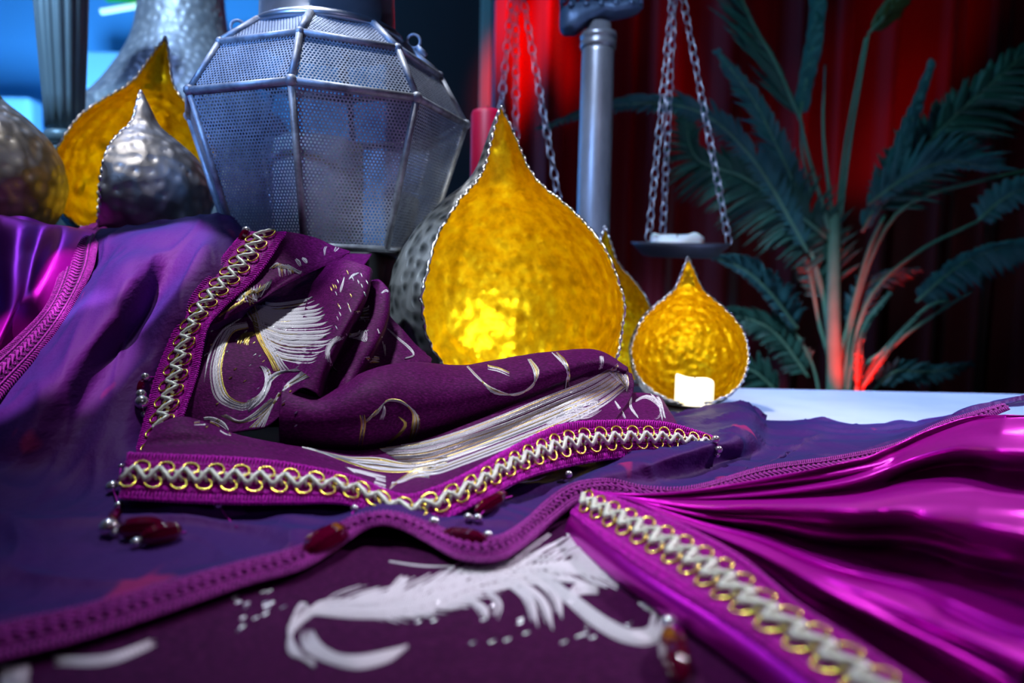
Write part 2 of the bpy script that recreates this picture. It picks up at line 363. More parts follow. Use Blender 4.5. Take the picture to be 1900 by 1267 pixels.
# pale counter panels on the blue side
b = MB(); a0 = P(-60, 180, 2.9); a1 = P(75, 420, 2.9); b.box((a0[0], 2.86, FZ), (a1[0], 2.95, a0[2])); 
b.build('pale_panel', M['pale'], smooth=False, bevel=0.02); tag(bpy.data.objects['pale_panel'], 'pale blue lit upright panel behind the far-left drop lantern', 'panel')
b = MB(); a0 = P(158, 98, 3.0); a1 = P(430, 172, 3.0); b.box((a0[0], 2.97, a1[2]), (a1[0], 3.1, a0[2])); a2 = P(158, 186, 3.0)
b.box((a0[0], 3.0, FZ), (a0[0] + 0.05, 3.1, a2[2])); b.box((a1[0] - 0.05, 3.0, FZ), (a1[0], 3.1, a2[2] + 0.02))
tag(b.build('shelf_fascia', M['pale'], smooth=False, bevel=0.01), 'pale blue horizontal shelf front beyond the fluted post', 'shelf')
# exit sign
c = P(232, -8, 2.7); es = thing('exit_sign', 'green illuminated sign with a glowing lower edge, top left', 'sign', tuple(c))
e0 = P(192, -60, 2.7); e1 = P(282, 8, 2.7); b = MB(); b.box((e0[0], 2.70, e1[2] + 0.012), (e1[0], 2.73, e0[2])); b.build('sign_plate', M['green'], es, smooth=False, bevel=0.003)
b = MB(); lo = P(188, 22, 2.68); hi = P(282, 6, 2.68); b.tube([lo, hi], 0.011, 8); b.build('lit_edge', M['greenlight'], es)
b = MB(); b.box((c[0] - 0.006, 2.73, e0[2] - 0.06), (c[0] + 0.006, 3.2, e0[2] - 0.04)); b.build('wall_bracket', M['post'], es, smooth=False)
# curtain
b = MB(); nx, nz = 900, 10
xs = np.linspace(x1 + 0.03, 2.98, nx); zs = np.linspace(FZ + 0.01, 2.38, nz)
X, Z = np.meshgrid(xs, zs, indexing='ij')
ph = X * 34 + 1.2 * np.sin(X * 5.3) + 0.8 * np.sin(X * 11.1 + 1)
amp = 0.060 * (1 + 0.3 * np.sin(X * 7)) * (0.75 + 0.25 * (2.4 - Z) / 3)
Yc = 2.42 + amp * np.sin(ph + 0.25 * np.sin(Z * 2 + X)) + 0.012 * np.sin(2.3 * ph)
b.grid(np.stack([X, Yc, Z], 2)); cu = b.build('curtain', M['curtain'], solid=0.004)
tag(cu, 'floor-length pleated red stage curtain behind the palm and scale', 'curtain')

# ------------------------------------------------------------------ table, riser
TB = thing('display_table', 'white display table carrying the lanterns and cloths', 'table', (0, 0.5, FZ))
b = MB(); b.box((-1.3, -0.05, -0.03), (1.35, 1.115, 0)); b.build('tabletop', M['table'], TB, smooth=False, bevel=0.003)
for lx in (-1.2, 1.25):
    for ly in (0.05, 1.02):
        b = MB(); b.box((lx - 0.025, ly - 0.025, FZ), (lx + 0.025, ly + 0.025, -0.03)); b.build('leg', M['table'], TB, smooth=False, bevel=0.004)
b = MB(); b.box((-1.0, 0.735, 0.0), (-0.150, 1.10, 0.188)); r_ = b.build('riser_box', M['riser'], smooth=False, bevel=0.003)
tag(r_, 'low black riser box under the perforated lantern, mostly draped', 'box')

# ------------------------------------------------------------------ drop lanterns
def drop_profile(R0, H, neck=0.22):
    # radius against height, onion with long pointed tip
    pts = [(0.0, 0.0), (0.42, 0.018), (0.72, 0.085), (0.92, 0.20), (1.0, 0.345), (0.955, 0.46), (0.80, 0.585), (0.56, 0.685), (0.335, 0.755), (0.225, 0.81), (0.15, 0.88), (0.075, 0.95), (0.012, 1.0)]
    q = cr(np.array(pts), 90); q[:, 0] = np.maximum(q[:, 0], 0.0); q[:, 0] *= R0; q[:, 1] = np.maximum(q[:, 1], 0) * H
    return q
def drop_lantern(label, base, R0, H, phi0, wmid=86, zlow=0.10, zb=0.0, tipw=70, lean=0, gold='gold', shell='gun', candle=None, prof_tip=None):
    root = thing('drop_lantern', label, 'lantern', tuple(base), 'drop lanterns on the table and riser')
    q = drop_profile(R0, H); nr = len(q); nt = 110
    t = q[:, 1] / H
    # half width of the opening for each height
    s = np.clip((t - zlow) / (0.345 - zlow), 0, 1)
    w = np.sqrt(1 - (1 - s) ** 2) * R(wmid)
    up = np.clip((t - 0.6) / 0.4, 0, 1); w = w * (1 - up) + np.where(t > zlow, R(tipw), 0) * up
    w = np.where(t <= zlow, 0, w)
    jag = 1 + 0.012 * np.sin(t * 130)
    def shellgrid(off):
        Gd = np.zeros((nr, nt, 3)); u = np.linspace(0, 1, nt)
        for i in range(nr):
            ph = phi0 + w[i] * jag[i] + u * (2 * PI - 2 * w[i] * jag[i])
            r = max(q[i, 0] + off, 0.0004)
            dd = np.array([np.cos(ph), np.sin(ph), np.full(nt, q[i, 1] / R0)]).T * 7
            r = r * (1 + 0.010 * noise(dd, 1.6, 5) * min(1, q[i, 0] / (0.5 * R0)))
            Gd[i, :, 0] = r * np.cos(ph); Gd[i, :, 1] = r * np.sin(ph); Gd[i, :, 2] = q[i, 1] + (0.0012 if off < 0 and i < 3 else 0)
        Gd[..., 0] += lean * (Gd[..., 2] / H) ** 2
        return Gd + np.asarray(base)
    o_, i_ = shellgrid(0), shellgrid(-0.0022)
    b = MB(); b.grid(o_); b.build('outer_shell', M[shell], root)
    b = MB(); b.grid(i_[:, ::-1]); b.build('gold_lining', M[gold], root)
    k0 = int(np.argmax(w > 0))
    loop = np.concatenate([o_[k0:, 0], o_[k0:, -1][::-1]])
    loop = (loop + np.concatenate([i_[k0:, 0], i_[k0:, -1][::-1]])) / 2
    d = np.r_[0, np.cumsum(np.linalg.norm(np.diff(loop, axis=0), axis=1))]
    n = int(d[-1] / 0.0016); tt = np.linspace(0, d[-1], n)
    lp = np.stack([np.interp(tt, d, loop[:, k]) for k in range(3)], 1)
    wob = np.array([math.cos(phi0), math.sin(phi0), 0]) * (0.0008 * np.sin(tt / 0.0018 * 1.1))[:, None] + np.array([0, 0, 1]) * (0.0006 * np.sin(tt / 0.0031))[:, None]
    b = MB(); b.tube(lp + wob, 0.0017 + 0.0007 * np.sin(tt / 0.0016) , 7); b.build('scalloped_rim', M['rim'], root)
    return root
def led(label, c, r, h, slope=0.0, power=0.0, glow='led', z=None):
    root = thing('led_candle', label, 'candle', tuple(c), 'pillar candles inside the lanterns')
    b = MB(); prof = [(0.001, 0.0), (r * 0.97, 0.0), (r, 0.002), (r, h - 0.003), (r * 0.97, h), (r * 0.82, h - 0.002), (r * 0.7, h - 0.006), (0.001, h - 0.007)]
    b.lathe(prof, c[0], c[1], 40, 0, c[2])
    for vv in b.v:
        k = (vv[:, 2] - c[2]) > h * 0.5; a = np.arctan2(vv[:, 1] - c[1], vv[:, 0] - c[0]); vv[k, 2] += 0.0016 * np.sin(3 * a[k]) - slope * (vv[k, 0] - c[0])
    b.build('wax_body', M[glow], root)
    b = MB(); b.tube([(c[0], c[1], c[2] + h - 0.008), (c[0], c[1], c[2] + h + 0.002)], 0.0008, 6); b.build('wick', M['wick'], root)
    if power:
        l = bpy.data.lights.new('led_glow', 'POINT'); l.energy = power; l.color = (1.0, 0.85, 0.55); l.shadow_soft_size = 0.006
        o = bpy.data.objects.new('led_glow', l); C.objects.link(o); o.parent = root; o.location = (0, 0, h + 0.016)
    return root

# big gold one in the middle
bg = P(937, 783, 0.80); bg[2] = 0.002
drop_lantern('largest drop-shaped lantern, hammered dark metal outside, bright gold inside, in the centre', bg, 0.134, 0.352, R(-90 + 22), 60, 0.07, tipw=66, lean=-0.012)
led('glowing pale candle inside the largest gold lantern, mostly hidden by brocade', (bg[0] + 0.005, bg[1] - 0.01, 0.016), 0.024, 0.042, 0, 0.015)
sm = P(1274, 752, 0.92); sm[2] = 0.002
drop_lantern('smallest drop lantern with gold interior and a lit candle, right of the pile', sm, 0.077, 0.196, R(-97), 79, 0.045, tipw=72, lean=-0.006, gold='gold_small', shell='gun_small')
led('short glowing white candle inside the smallest gold lantern', (sm[0] + 0.003, sm[1] - 0.024, 0.009), 0.0245, 0.033, 0.12, 0.05)
th = P(1118, 735, 1.03); th[2] = 0.002
drop_lantern('half-hidden gold drop lantern between the largest and the smallest one', th, 0.076, 0.243, R(-90 + 4), 84, 0.06, tipw=80, lean=-0.004, gold='gold_small')
# left group on the riser
lg = P(252, 460, 1.0); lg[2] = 0.189
drop_lantern('gold-lined drop lantern with tall tip at the left, opening wide towards the front', lg, 0.104, 0.300, R(-66), 82, 0.05, tipw=78, lean=0.048)
ls = P(270, 460, 0.86); ls[2] = 0.189
drop_lantern('pewter drop lantern turned away, showing its dimpled side, beside perforated lantern', ls, 0.0765, 0.191, R(211), 52, 0.02, tipw=52, lean=-0.002, shell='gun_warm')
lf = P(-32, 450, 0.87); lf[2] = 0.189
drop_lantern('dimpled metal drop lantern cut off by the left picture edge', lf, 0.091, 0.235, R(150), 70, 0.1, tipw=60, shell='gun_warm')

# tall hammered bottle
VY = 1.42; vb = P(345, 450, VY)
vs_ = thing('hammered_bottle', 'tall silver hammered bottle vase rising behind the left gold lantern', 'vase', (vb[0], VY, FZ))
zz = lambda py: P(345, py, VY)[2]
prof = [(0.001, FZ), (0.10, FZ), (0.15, FZ + 0.02), (0.19, FZ + 0.25), (0.205, 0.0), (0.198, zz(260)), (0.180, zz(215)), (0.140, zz(165)), (0.098, zz(95)), (0.081, zz(30)), (0.076, zz(-60)), (0.074, zz(-160)), (0.078, zz(-200)), (0.088, zz(-215)), (0.07, zz(-213)), (0.06, zz(-150)), (0.001, zz(-140))]
q = cr(np.array(prof), 140); q[:, 0] = np.maximum(q[:, 0], 0.001)
b = MB(); b.lathe(q, vb[0], VY, 90); b.build('bottle_body', M['silver_vase'], vs_)
# fluted post
fp = P(126, 430, 1.07); cx, cy = fp[0], 1.07
fpz = lambda py: P(126, py, cy)[2]
post = thing('fluted_post', 'dark blue-grey fluted tapering post standing at the far left', 'post', (cx, cy, 0.188))
flut = lambda an, z: 1 - 0.07 * (0.5 + 0.5 * np.cos(an * 14)) ** 1.5
b = MB(); b.lathe([(0.0255, fpz(240)), (0.028, fpz(180)), (0.032, fpz(90)), (0.0355, fpz(0)), (0.039, fpz(-120)), (0.043, fpz(-260))], cx, cy, 168, 0, 0, flut); b.build('fluted_shaft', M['post'], post)
b = MB(); pr = [(0.020, fpz(242)), (0.0265, fpz(246)), (0.029, fpz(255)), (0.0265, fpz(266)), (0.020, fpz(270)), (0.0205, fpz(275)), (0.0225, fpz(279)), (0.019, fpz(284)), (0.016, fpz(320)), (0.020, fpz(400)), (0.021, 0.20), (0.026, 0.196), (0.040, 0.192), (0.042, 0.1885)]
b.lathe([(r, z) for r, z in pr][::-1], cx, cy, 48); b.build('turned_foot', M['post'], post)

# ------------------------------------------------------------------ perforated lantern
LC = np.array([P(603, 300, 0.82)[0], 0.835, 0.19])
ROT = R(-90 - 1.5 + 4.0)
tiers = None
lan = thing('perforated_lantern', 'large octagonal lantern of perforated grey metal on the riser', 'lantern', tuple(LC))
def zc_(py, Y): return P(590, py, Y)[2]
# (radius, z) of frame corners from bottom to top
ZB = 0.189
TR = [(0.112, ZB + 0.004), (0.164, zc_(150, LC[1] - 0.160)), (0.128, zc_(62, LC[1] - 0.125)), (0.086, zc_(26, LC[1] - 0.082))]
TR[1] = (0.160, TR[1][1])
def cor(i, k):
    r, z = TR[i]; a = ROT + k * PI / 4
    return np.array([LC[0] + r * math.cos(a), LC[1] + r * math.sin(a), z])
def uvquad(me, uvs):
    ul = me.uv_layers.new(name='sheet')
    for i, u in enumerate(uvs): ul.data[i].uv = u
for tier in range(3):
    for k in range(8):
        A, B_, Cc, D = cor(tier, k), cor(tier, k + 1), cor(tier + 1, k + 1), cor(tier + 1, k)
        b = MB(); b.add([A, B_, Cc, D], [(0, 1, 2, 3)]); o = b.build('perforated_panel', M['perf'], lan, smooth=False)
        ex = (B_ - A); wA = np.linalg.norm(ex); ex /= wA
        mid = (A + B_) / 2; up = ((Cc + D) / 2 - mid); hh = np.linalg.norm(up); up /= hh
        ul = o.data.uv_layers.new(name='sheet')
        for li, pt in enumerate((A, B_, Cc, D)): ul.data[li].uv = (float((pt - mid).dot(ex)), float((pt - mid).dot(up)))
b = MB()
for k in range(8):
    pts = [cor(i, k) for i in range(4)]
    for i in range(3): b.tube([pts[i], pts[i + 1]], 0.0044 if i == 2 else 0.0038, 8)
    b.ball(pts[1], 0.006, seg=10); b.ball(pts[2], 0.0052, seg=10)
b.build('corner_bars', M['frame'], lan)
for i, nm in ((1, 'waist_band'), (2, 'shoulder_band'), (0, 'bottom_band')):
    b = MB()
    for k in range(8): b.tube([cor(i, k), cor(i, k + 1)], 0.0040 if i else 0.003, 8)
    b.build(nm, M['frame'], lan)
b = MB(); z0 = ZB; b.lathe([(0.001, 0), (0.110, 0), (0.110, 0.003), (0.001, 0.003)], LC[0], LC[1], 8, 0, z0); 
for vv in b.v:
    x, y = vv[:, 0] - LC[0], vv[:, 1] - LC[1]; ca, sa = math.cos(ROT), math.sin(ROT)
    vv[:, 0], vv[:, 1] = LC[0] + x * ca - y * sa, LC[1] + x * sa + y * ca
b.build('base_plate', M['frame'], lan, smooth=False)
zt = TR[3][1]
b = MB(); b.lathe([(0.078, zt - 0.004), (0.086, zt - 0.003), (0.088, zt + 0.001), (0.085, zt + 0.006), (0.0765, zt + 0.010), (0.075, zt + 0.05), (0.075, zt + 0.09), (0.079, zt + 0.094), (0.071, zt + 0.095), (0.071, zt - 0.003)], LC[0], LC[1], 72); b.build('collar', M['collar'], lan)
b = MB(); cu_ = np.linspace(0, 1, 14); b.lathe([(0.079 - 0.0 * t_, zt + 0.095 + 0.0001) for t_ in (0,)] + [(0.078 * math.cos(t_ * PI / 2) + 0.001, zt + 0.096 + 0.05 * math.sin(t_ * PI / 2)) for t_ in cu_], LC[0], LC[1], 48); b.build('lid', M['collar'], lan)
for a in (ROT + 2.02 * PI / 4, ROT - 1.7 * PI / 4, ROT + PI * 1.02):
    b = MB(); c_ = np.array([LC[0] + 0.098 * math.cos(a), LC[1] + 0.098 * math.sin(a), zt + 0.004])
    an = np.linspace(0, 2 * PI, 20, endpoint=False); b.tube([c_ + np.array([0.0075 * math.cos(t_) * math.cos(a), 0.0075 * math.cos(t_) * math.sin(a), 0.0075 * math.sin(t_)]) for t_ in an], 0.0018, 8, closed=True)
    b.tube([c_ + np.array([0.004 * math.cos(a), 0.004 * math.sin(a), -0.006]), c_ + np.array([0.014 * math.cos(a), 0.014 * math.sin(a), -0.016])], 0.0035, 8)
    b.build('ring_loop', M['frame'], lan)
cr_ = led('wide pale pillar candle seen through the perforated lantern', (LC[0] - 0.012, LC[1], ZB + 0.004), 0.052, 0.125, 0, 0, 'wax')

# ------------------------------------------------------------------ red candle
rc = P(902, 300, 1.06); 
root = thing('pillar_candle', 'tall red pillar candle between the perforated lantern and the left scale chains', 'candle', (rc[0], 1.06, 0.0))
b = MB(); ztop = P(902, 204, 1.06)[2]; b.lathe([(0.001, 0.001), (0.023, 0.001), (0.0235, 0.01), (0.0235, ztop - 0.008), (0.021, ztop - 0.002), (0.016, ztop), (0.001, ztop - 0.006)], rc[0], 1.06, 36); b.build('wax_body', M['red_wax'], root)
b = MB(); b.tube([(rc[0], 1.06, ztop - 0.008), (rc[0] + 0.001, 1.06, ztop + 0.006)], 0.001, 6); b.build('wick', M['wick'], root)

# ------------------------------------------------------------------ balance scale
SY = 1.225; KS = SY / 1.045
sb = P(1092, 700, SY); BX = sb[0]
scale = thing('balance_scale', 'antique balance scale with grey column, chains and dark pans', 'scale', (BX, SY, FZ))
zp = lambda py: P(1100, py, SY)[2]
b = MB(); b.lathe([(0.001, 0.0), (0.10, 0.0), (0.105, 0.01), (0.09, 0.02), (0.05, 0.035), (0.04, 0.06), (0.032, 0.08)], BX, SY, 48, 0, FZ); b.build('base', M['column'], scale)
b = MB(); b.lathe([(0.0245 * KS, FZ + 0.07), (0.0245 * KS, zp(300)), (0.0235 * KS, zp(100)), (0.0235 * KS, zp(88))], BX, SY, 48)
b.lathe([(r * KS, z) for r, z in [(0.0235, zp(92)), (0.0262, zp(90)), (0.0262, zp(80)), (0.024, zp(77)), (0.0265, zp(74)), (0.0272, zp(68)), (0.025, zp(62)), (0.018, zp(60)), (0.017, zp(44))]], BX, SY, 48); b.build('column', M['column'], scale)
# cast head: curved lower edge, openwork slots
b = MB(); nh = 40
xs = np.linspace(-0.057 * KS, 0.062 * KS, nh)
for (sl, a_, bb) in ((0, 0, 1),):
    t_ = (xs - xs[0]) / (xs[-1] - xs[0])
    zlow_ = np.interp(t_, [0, 0.05, 0.2, 0.35, 0.5, 0.75, 0.95, 1.0], [zp(58), zp(62), zp(60), zp(42), zp(33), zp(27), zp(20), zp(14)])
    zmid = np.interp(t_, [0, 0.1, 0.3, 0.5, 0.8, 1.0], [zp(24), zp(16), zp(13), zp(12), zp(8), zp(2)])
    wd = 0.026 * np.sqrt(np.clip(1 - (2 * t_ - 1) ** 6, 0.05, 1))
    prof_ = lambda k: np.array([(0, -wd[k] * 0.8, zlow_[k]), (0, -wd[k], zlow_[k] + 0.005), (0, -wd[k] * 0.92, zmid[k]), (0, wd[k] * 0.92, zmid[k]), (0, wd[k], zlow_[k] + 0.005), (0, wd[k] * 0.8, zlow_[k])])
    Gd = np.array([prof_(k) + np.array([BX + xs[k], SY, 0]) for k in range(nh)]); Gd += 0.0012 * noise(Gd, 90)[..., None]
    b.grid(Gd, closed_v=True)
    n0 = b.n; b.add(Gd[0], [(0, 1, 2, 3, 4, 5)]); b.add(Gd[-1], [(5, 4, 3, 2, 1, 0)])
rr_ = random.Random(4)
for k, xx in enumerate(np.linspace(-0.052 * KS, 0.056 * KS, 9)):   # raised openwork uprights on the casting
    zt_ = zp(-34); zb_ = zp(14)
    for s_ in (-1, 1):
        dx = rr_.uniform(-0.004, 0.004)
        b.tube([(BX + xx, SY + s_ * 0.020, zb_), (BX + xx + dx, SY + s_ * 0.021, (zb_ + zt_) / 2), (BX + xx - dx, SY + s_ * 0.020, zt_)], [0.0045, 0.0034, 0.0042], 8)
b.box((BX - 0.066, SY - 0.024, zp(-50)), (BX + 0.071, SY + 0.024, zp(-30)))
for s_ in np.linspace(0, 1, 5): b.ball((BX - 0.05 + 0.1 * s_, SY - 0.024, zp(20 - 6 * s_)), 0.0055, seg=10)
b.build('cast_head', M['iron'], scale)
BZ = zp(-75)
PL, PR = P(962, 440, SY), P(1262, 440, SY)
b = MB(); b.tube(cr(np.array([(PL[0], SY, BZ + 0.005), (BX - 0.07, SY, BZ + 0.02), (BX, SY, BZ + 0.03), (BX + 0.07, SY, BZ + 0.02), (PR[0], SY, BZ + 0.005)]), 20), np.interp(np.linspace(0, 1, 20), [0, .5, 1], [0.005, 0.012, 0.005]), 10)
b.tube([(BX, SY, zp(-48)), (BX, SY, BZ + 0.03)], 0.012, 12); b.build('beam', M['iron'], scale)
def chain(p0, p1, parent):
    b = MB(); p0 = np.array(p0); p1 = np.array(p1); d = p1 - p0; Lh = np.linalg.norm(d); d /= Lh
    pitch = 0.0172; n = int(Lh / pitch); pitch = Lh / n
    a = np.cross(d, [0, 1, 0]); a /= np.linalg.norm(a); c = np.cross(d, a)
    an = np.linspace(0, 2 * PI, 14, endpoint=False)
    for i in range(n):
        m_ = p0 + d * pitch * (i + 0.5); tw = 0.5 + 0.15 * math.sin(i * 1.7) + (PI / 2 if i % 2 else 0)
        s_ = a * math.cos(tw) + c * math.sin(tw)
        pr_ = [m_ + d * (0.0112 * math.cos(t_)) + s_ * (0.0052 * math.sin(t_) * (1.25 - 0.35 * math.cos(t_))) for t_ in an]
        b.tube(pr_, 0.00095, 6, closed=True)
    return b.build('chain', M['chain'], parent)
def pan(cx, z, ends, tilt, apex, vis=True):
    b = MB(); R_ = 0.084
    prof = [(0.001, 0.004), (0.052, 0.0), (0.064, 0.003), (R_ - 0.004, 0.019), (R_, 0.024), (R_ - 0.001, 0.026), (R_ - 0.006, 0.022), (0.060, 0.008), (0.001, 0.008)]
    b.lathe(prof, 0, 0, 56)
    for vv in b.v:
        y = vv[:, 1].copy(); zz_ = vv[:, 2].copy(); ca, sa = math.cos(tilt), math.sin(tilt)
        vv[:, 1] = y * ca - zz_ * sa + SY; vv[:, 2] = y * sa + zz_ * ca + z; vv[:, 0] += cx
    o = b.build('pan', M['pan'], scale)
    for e in ends: chain(e, apex, o)
    return o
rz = P(1262, 478, SY)[2]
pan(PR[0], rz, [P(1203, 446, SY - 0.035), P(1230, 432, SY + 0.06), P(1353, 452, SY - 0.01)], R(4), (P(1254, -60, SY)[0], SY, BZ))
lx = P(966, 440, SY)
pan(lx[0], rz, [P(905, 440, SY - 0.03), P(957, 440, SY + 0.06), P(1050, 446, SY - 0.01)], R(4), (P(957, -60, SY)[0], SY, BZ))
# wax on the right pan
b = MB(); wc = P(1250, 437, SY); nn = 48; an = np.arange(nn) * 2 * PI / nn
wz0 = rz + 0.0085
rows = []
for k, (f_, h_) in enumerate([(1.0, 0.0), (1.0, 0.018), (0.96, 0.025), (0.85, 0.028), (0.6, 0.025), (0.02, 0.025)]):
    r_w = 0.046 * f_ * (1 + 0.05 * np.sin(3 * an + 1) + 0.03 * np.sin(7 * an))
    rows.append(np.stack([PR[0] - 0.006 + r_w * np.cos(an), SY - 0.004 + r_w * np.sin(an) * 0.85, np.full(nn, wz0 + h_) + (0.004 * np.sin(2 * an + 2.6) + 0.0025 * np.sin(5 * an)) * (k > 1)], 1))
b.grid(np.array(rows), closed_v=True); wx = b.build('melted_candle', M['wax']); tag(wx, 'low melted white candle resting on the hanging right scale pan', 'candle')

# ------------------------------------------------------------------ palm
PY = 1.62
pb = P(1560, 760, PY); palm = thing('potted_palm', 'leafy potted palm with long fronds behind the table, right', 'plant', (pb[0], PY, FZ))
b = MB(); b.lathe([(0.001, 0), (0.13, 0), (0.14, 0.01), (0.17, 0.30), (0.18, 0.31), (0.18, 0.34), (0.165, 0.34), (0.16, 0.30), (0.001, 0.30)], pb[0], PY, 48, 0, FZ); b.build('pot', M['pot'], palm)
b = MB(); b.lathe([(0.001, 0.301), (0.158, 0.301), (0.15, 0.31), (0.001, 0.315)], pb[0], PY, 32, 0, FZ); b.build('soil', M['soil'], palm)
SO = np.array([pb[0], PY, FZ + 0.31])
def stemtube(px, r0, r1, to_soil=False, Ys=None, mt='stem', nm='petiole'):
    pts = [P(x, y, PY + dy) for x, y, dy in px]
    if to_soil: pts = [SO + np.array([(pts[0][0] - pb[0]) * 0.5, (pts[0][1] - PY) * 0.5, 0])] + pts
    q = arc(np.array(pts), 30); b = MB(); b.tube(q, np.linspace(r0, r1, 30), 8); b.build(nm, M[mt], palm)
def frond(px, ll, lr, n, w0, mt='leaf', ang=55, droop=0.25, petr=0.004, seed=0, gap=1.0, side=None):
    rd = random.Random(seed)
    q = arc(np.array([P(x, y, PY + dy) for x, y, dy in px]), n)
    b = MB(); b.tube(q, np.linspace(petr, 0.0012, n), 6, 1)
    T = np.gradient(q, axis=0); T /= np.linalg.norm(T, axis=1)[:, None]
    for i in range(2, n):
        t_ = i / (n - 1); env = math.sin(PI * min(1, 0.12 + 0.88 * (t_ ** 0.8))) ** 0.6 if t_ < 0.98 else 0.3
        env = max(env, 0.18)
        view = np.array([0, 0, CAM_Z]) - q[i]; view /= np.linalg.norm(view)
        lat = np.cross(T[i], view); lat /= np.linalg.norm(lat)
        for s_, ln in ((1, ll), (-1, lr)):
            if ln <= 0: continue
            a = R(ang * (1 - 0.45 * t_) + rd.uniform(-5, 5)); l_ = ln * env * rd.uniform(0.85, 1.08)
            d = T[i] * math.cos(a) + lat * s_ * math.sin(a)
            dy_ = rd.uniform(-0.25, 0.25)
            k = 6; u = np.linspace(0, 1, k)
            path = q[i] + np.outer(u * l_, d + np.array([0, dy_, 0])) + np.outer(u ** 2 * l_ * droop, [0, 0, -1])
            wv = np.cross(d, view + np.array([0, 0, rd.uniform(-.5, .5)])); wv /= np.linalg.norm(wv)
            ww = w0 * np.array([0.6, 1, 1, 0.85, 0.55, 0.04])
            fold = view * 0.25
            b.grid(np.stack([path - wv * ww[:, None], path + fold * ww[:, None] * -1, path + wv * ww[:, None]], 1), 0)
    return b.build('frond', [M[mt], M['stem']], palm, solid=0.0006)
# trunk bundle and petioles
stemtube([(1548, 740, 0), (1546, 600, 0), (1547, 480, 0), (1549, 385, 0)], 0.024, 0.013, True, nm='trunk')
for px, r0, r1 in [
    ([(1540, 720, .01), (1530, 560, .02), (1480, 400, .03), (1475, 380, .03)], .011, .005),
    ([(1520, 740, .02), (1490, 640, .02), (1450, 590, .02)], .005, .003),
    ([(1560, 400, -.01), (1580, 250, -.03), (1612, 62, -.05)], .005, .003),
    ([(1552, 420, .0), (1570, 260, .02), (1606, 70, .03)], .005, .003),
    ([(1544, 400, .0), (1528, 250, .02), (1531, 120, .04)], .005, .003),
    ([(1540, 430, .0), (1500, 290, -.01), (1484, 215, -.02)], .006, .004),
    ([(1505, 360, .02), (1488, 280, .03), (1486, 220, .04)], .0035, .003),
    ([(1566, 720, .0), (1590, 560, .0), (1640, 430, .0), (1700, 370, .0), (1800, 340, .0), (1900, 318, .0), (1990, 296, 0)], .006, .004),
    ([(1575, 720, -.02), (1610, 560, -.02), (1700, 470, -.03), (1812, 412, -.05)], .008, .004),
    ([(1600, 722, -.04), (1660, 640, -.05), (1740, 580, -.06), (1805, 540, -.07)], .005, .004),
    ([(1555, 700, 0), (1575, 600, 0), (1610, 470, .0), (1640, 400, .01)], .007, .005),
    ([(1545, 720, .03), (1520, 600, .04), (1500, 500, .04), (1470, 400, .05)], .006, .004),
    ([(1590, 718, -.06), (1640, 650, -.08), (1720, 570, -.10), (1760, 560, -.10)], .006, .004)]:
    stemtube(px, r0, r1, px[0][1] > 650)
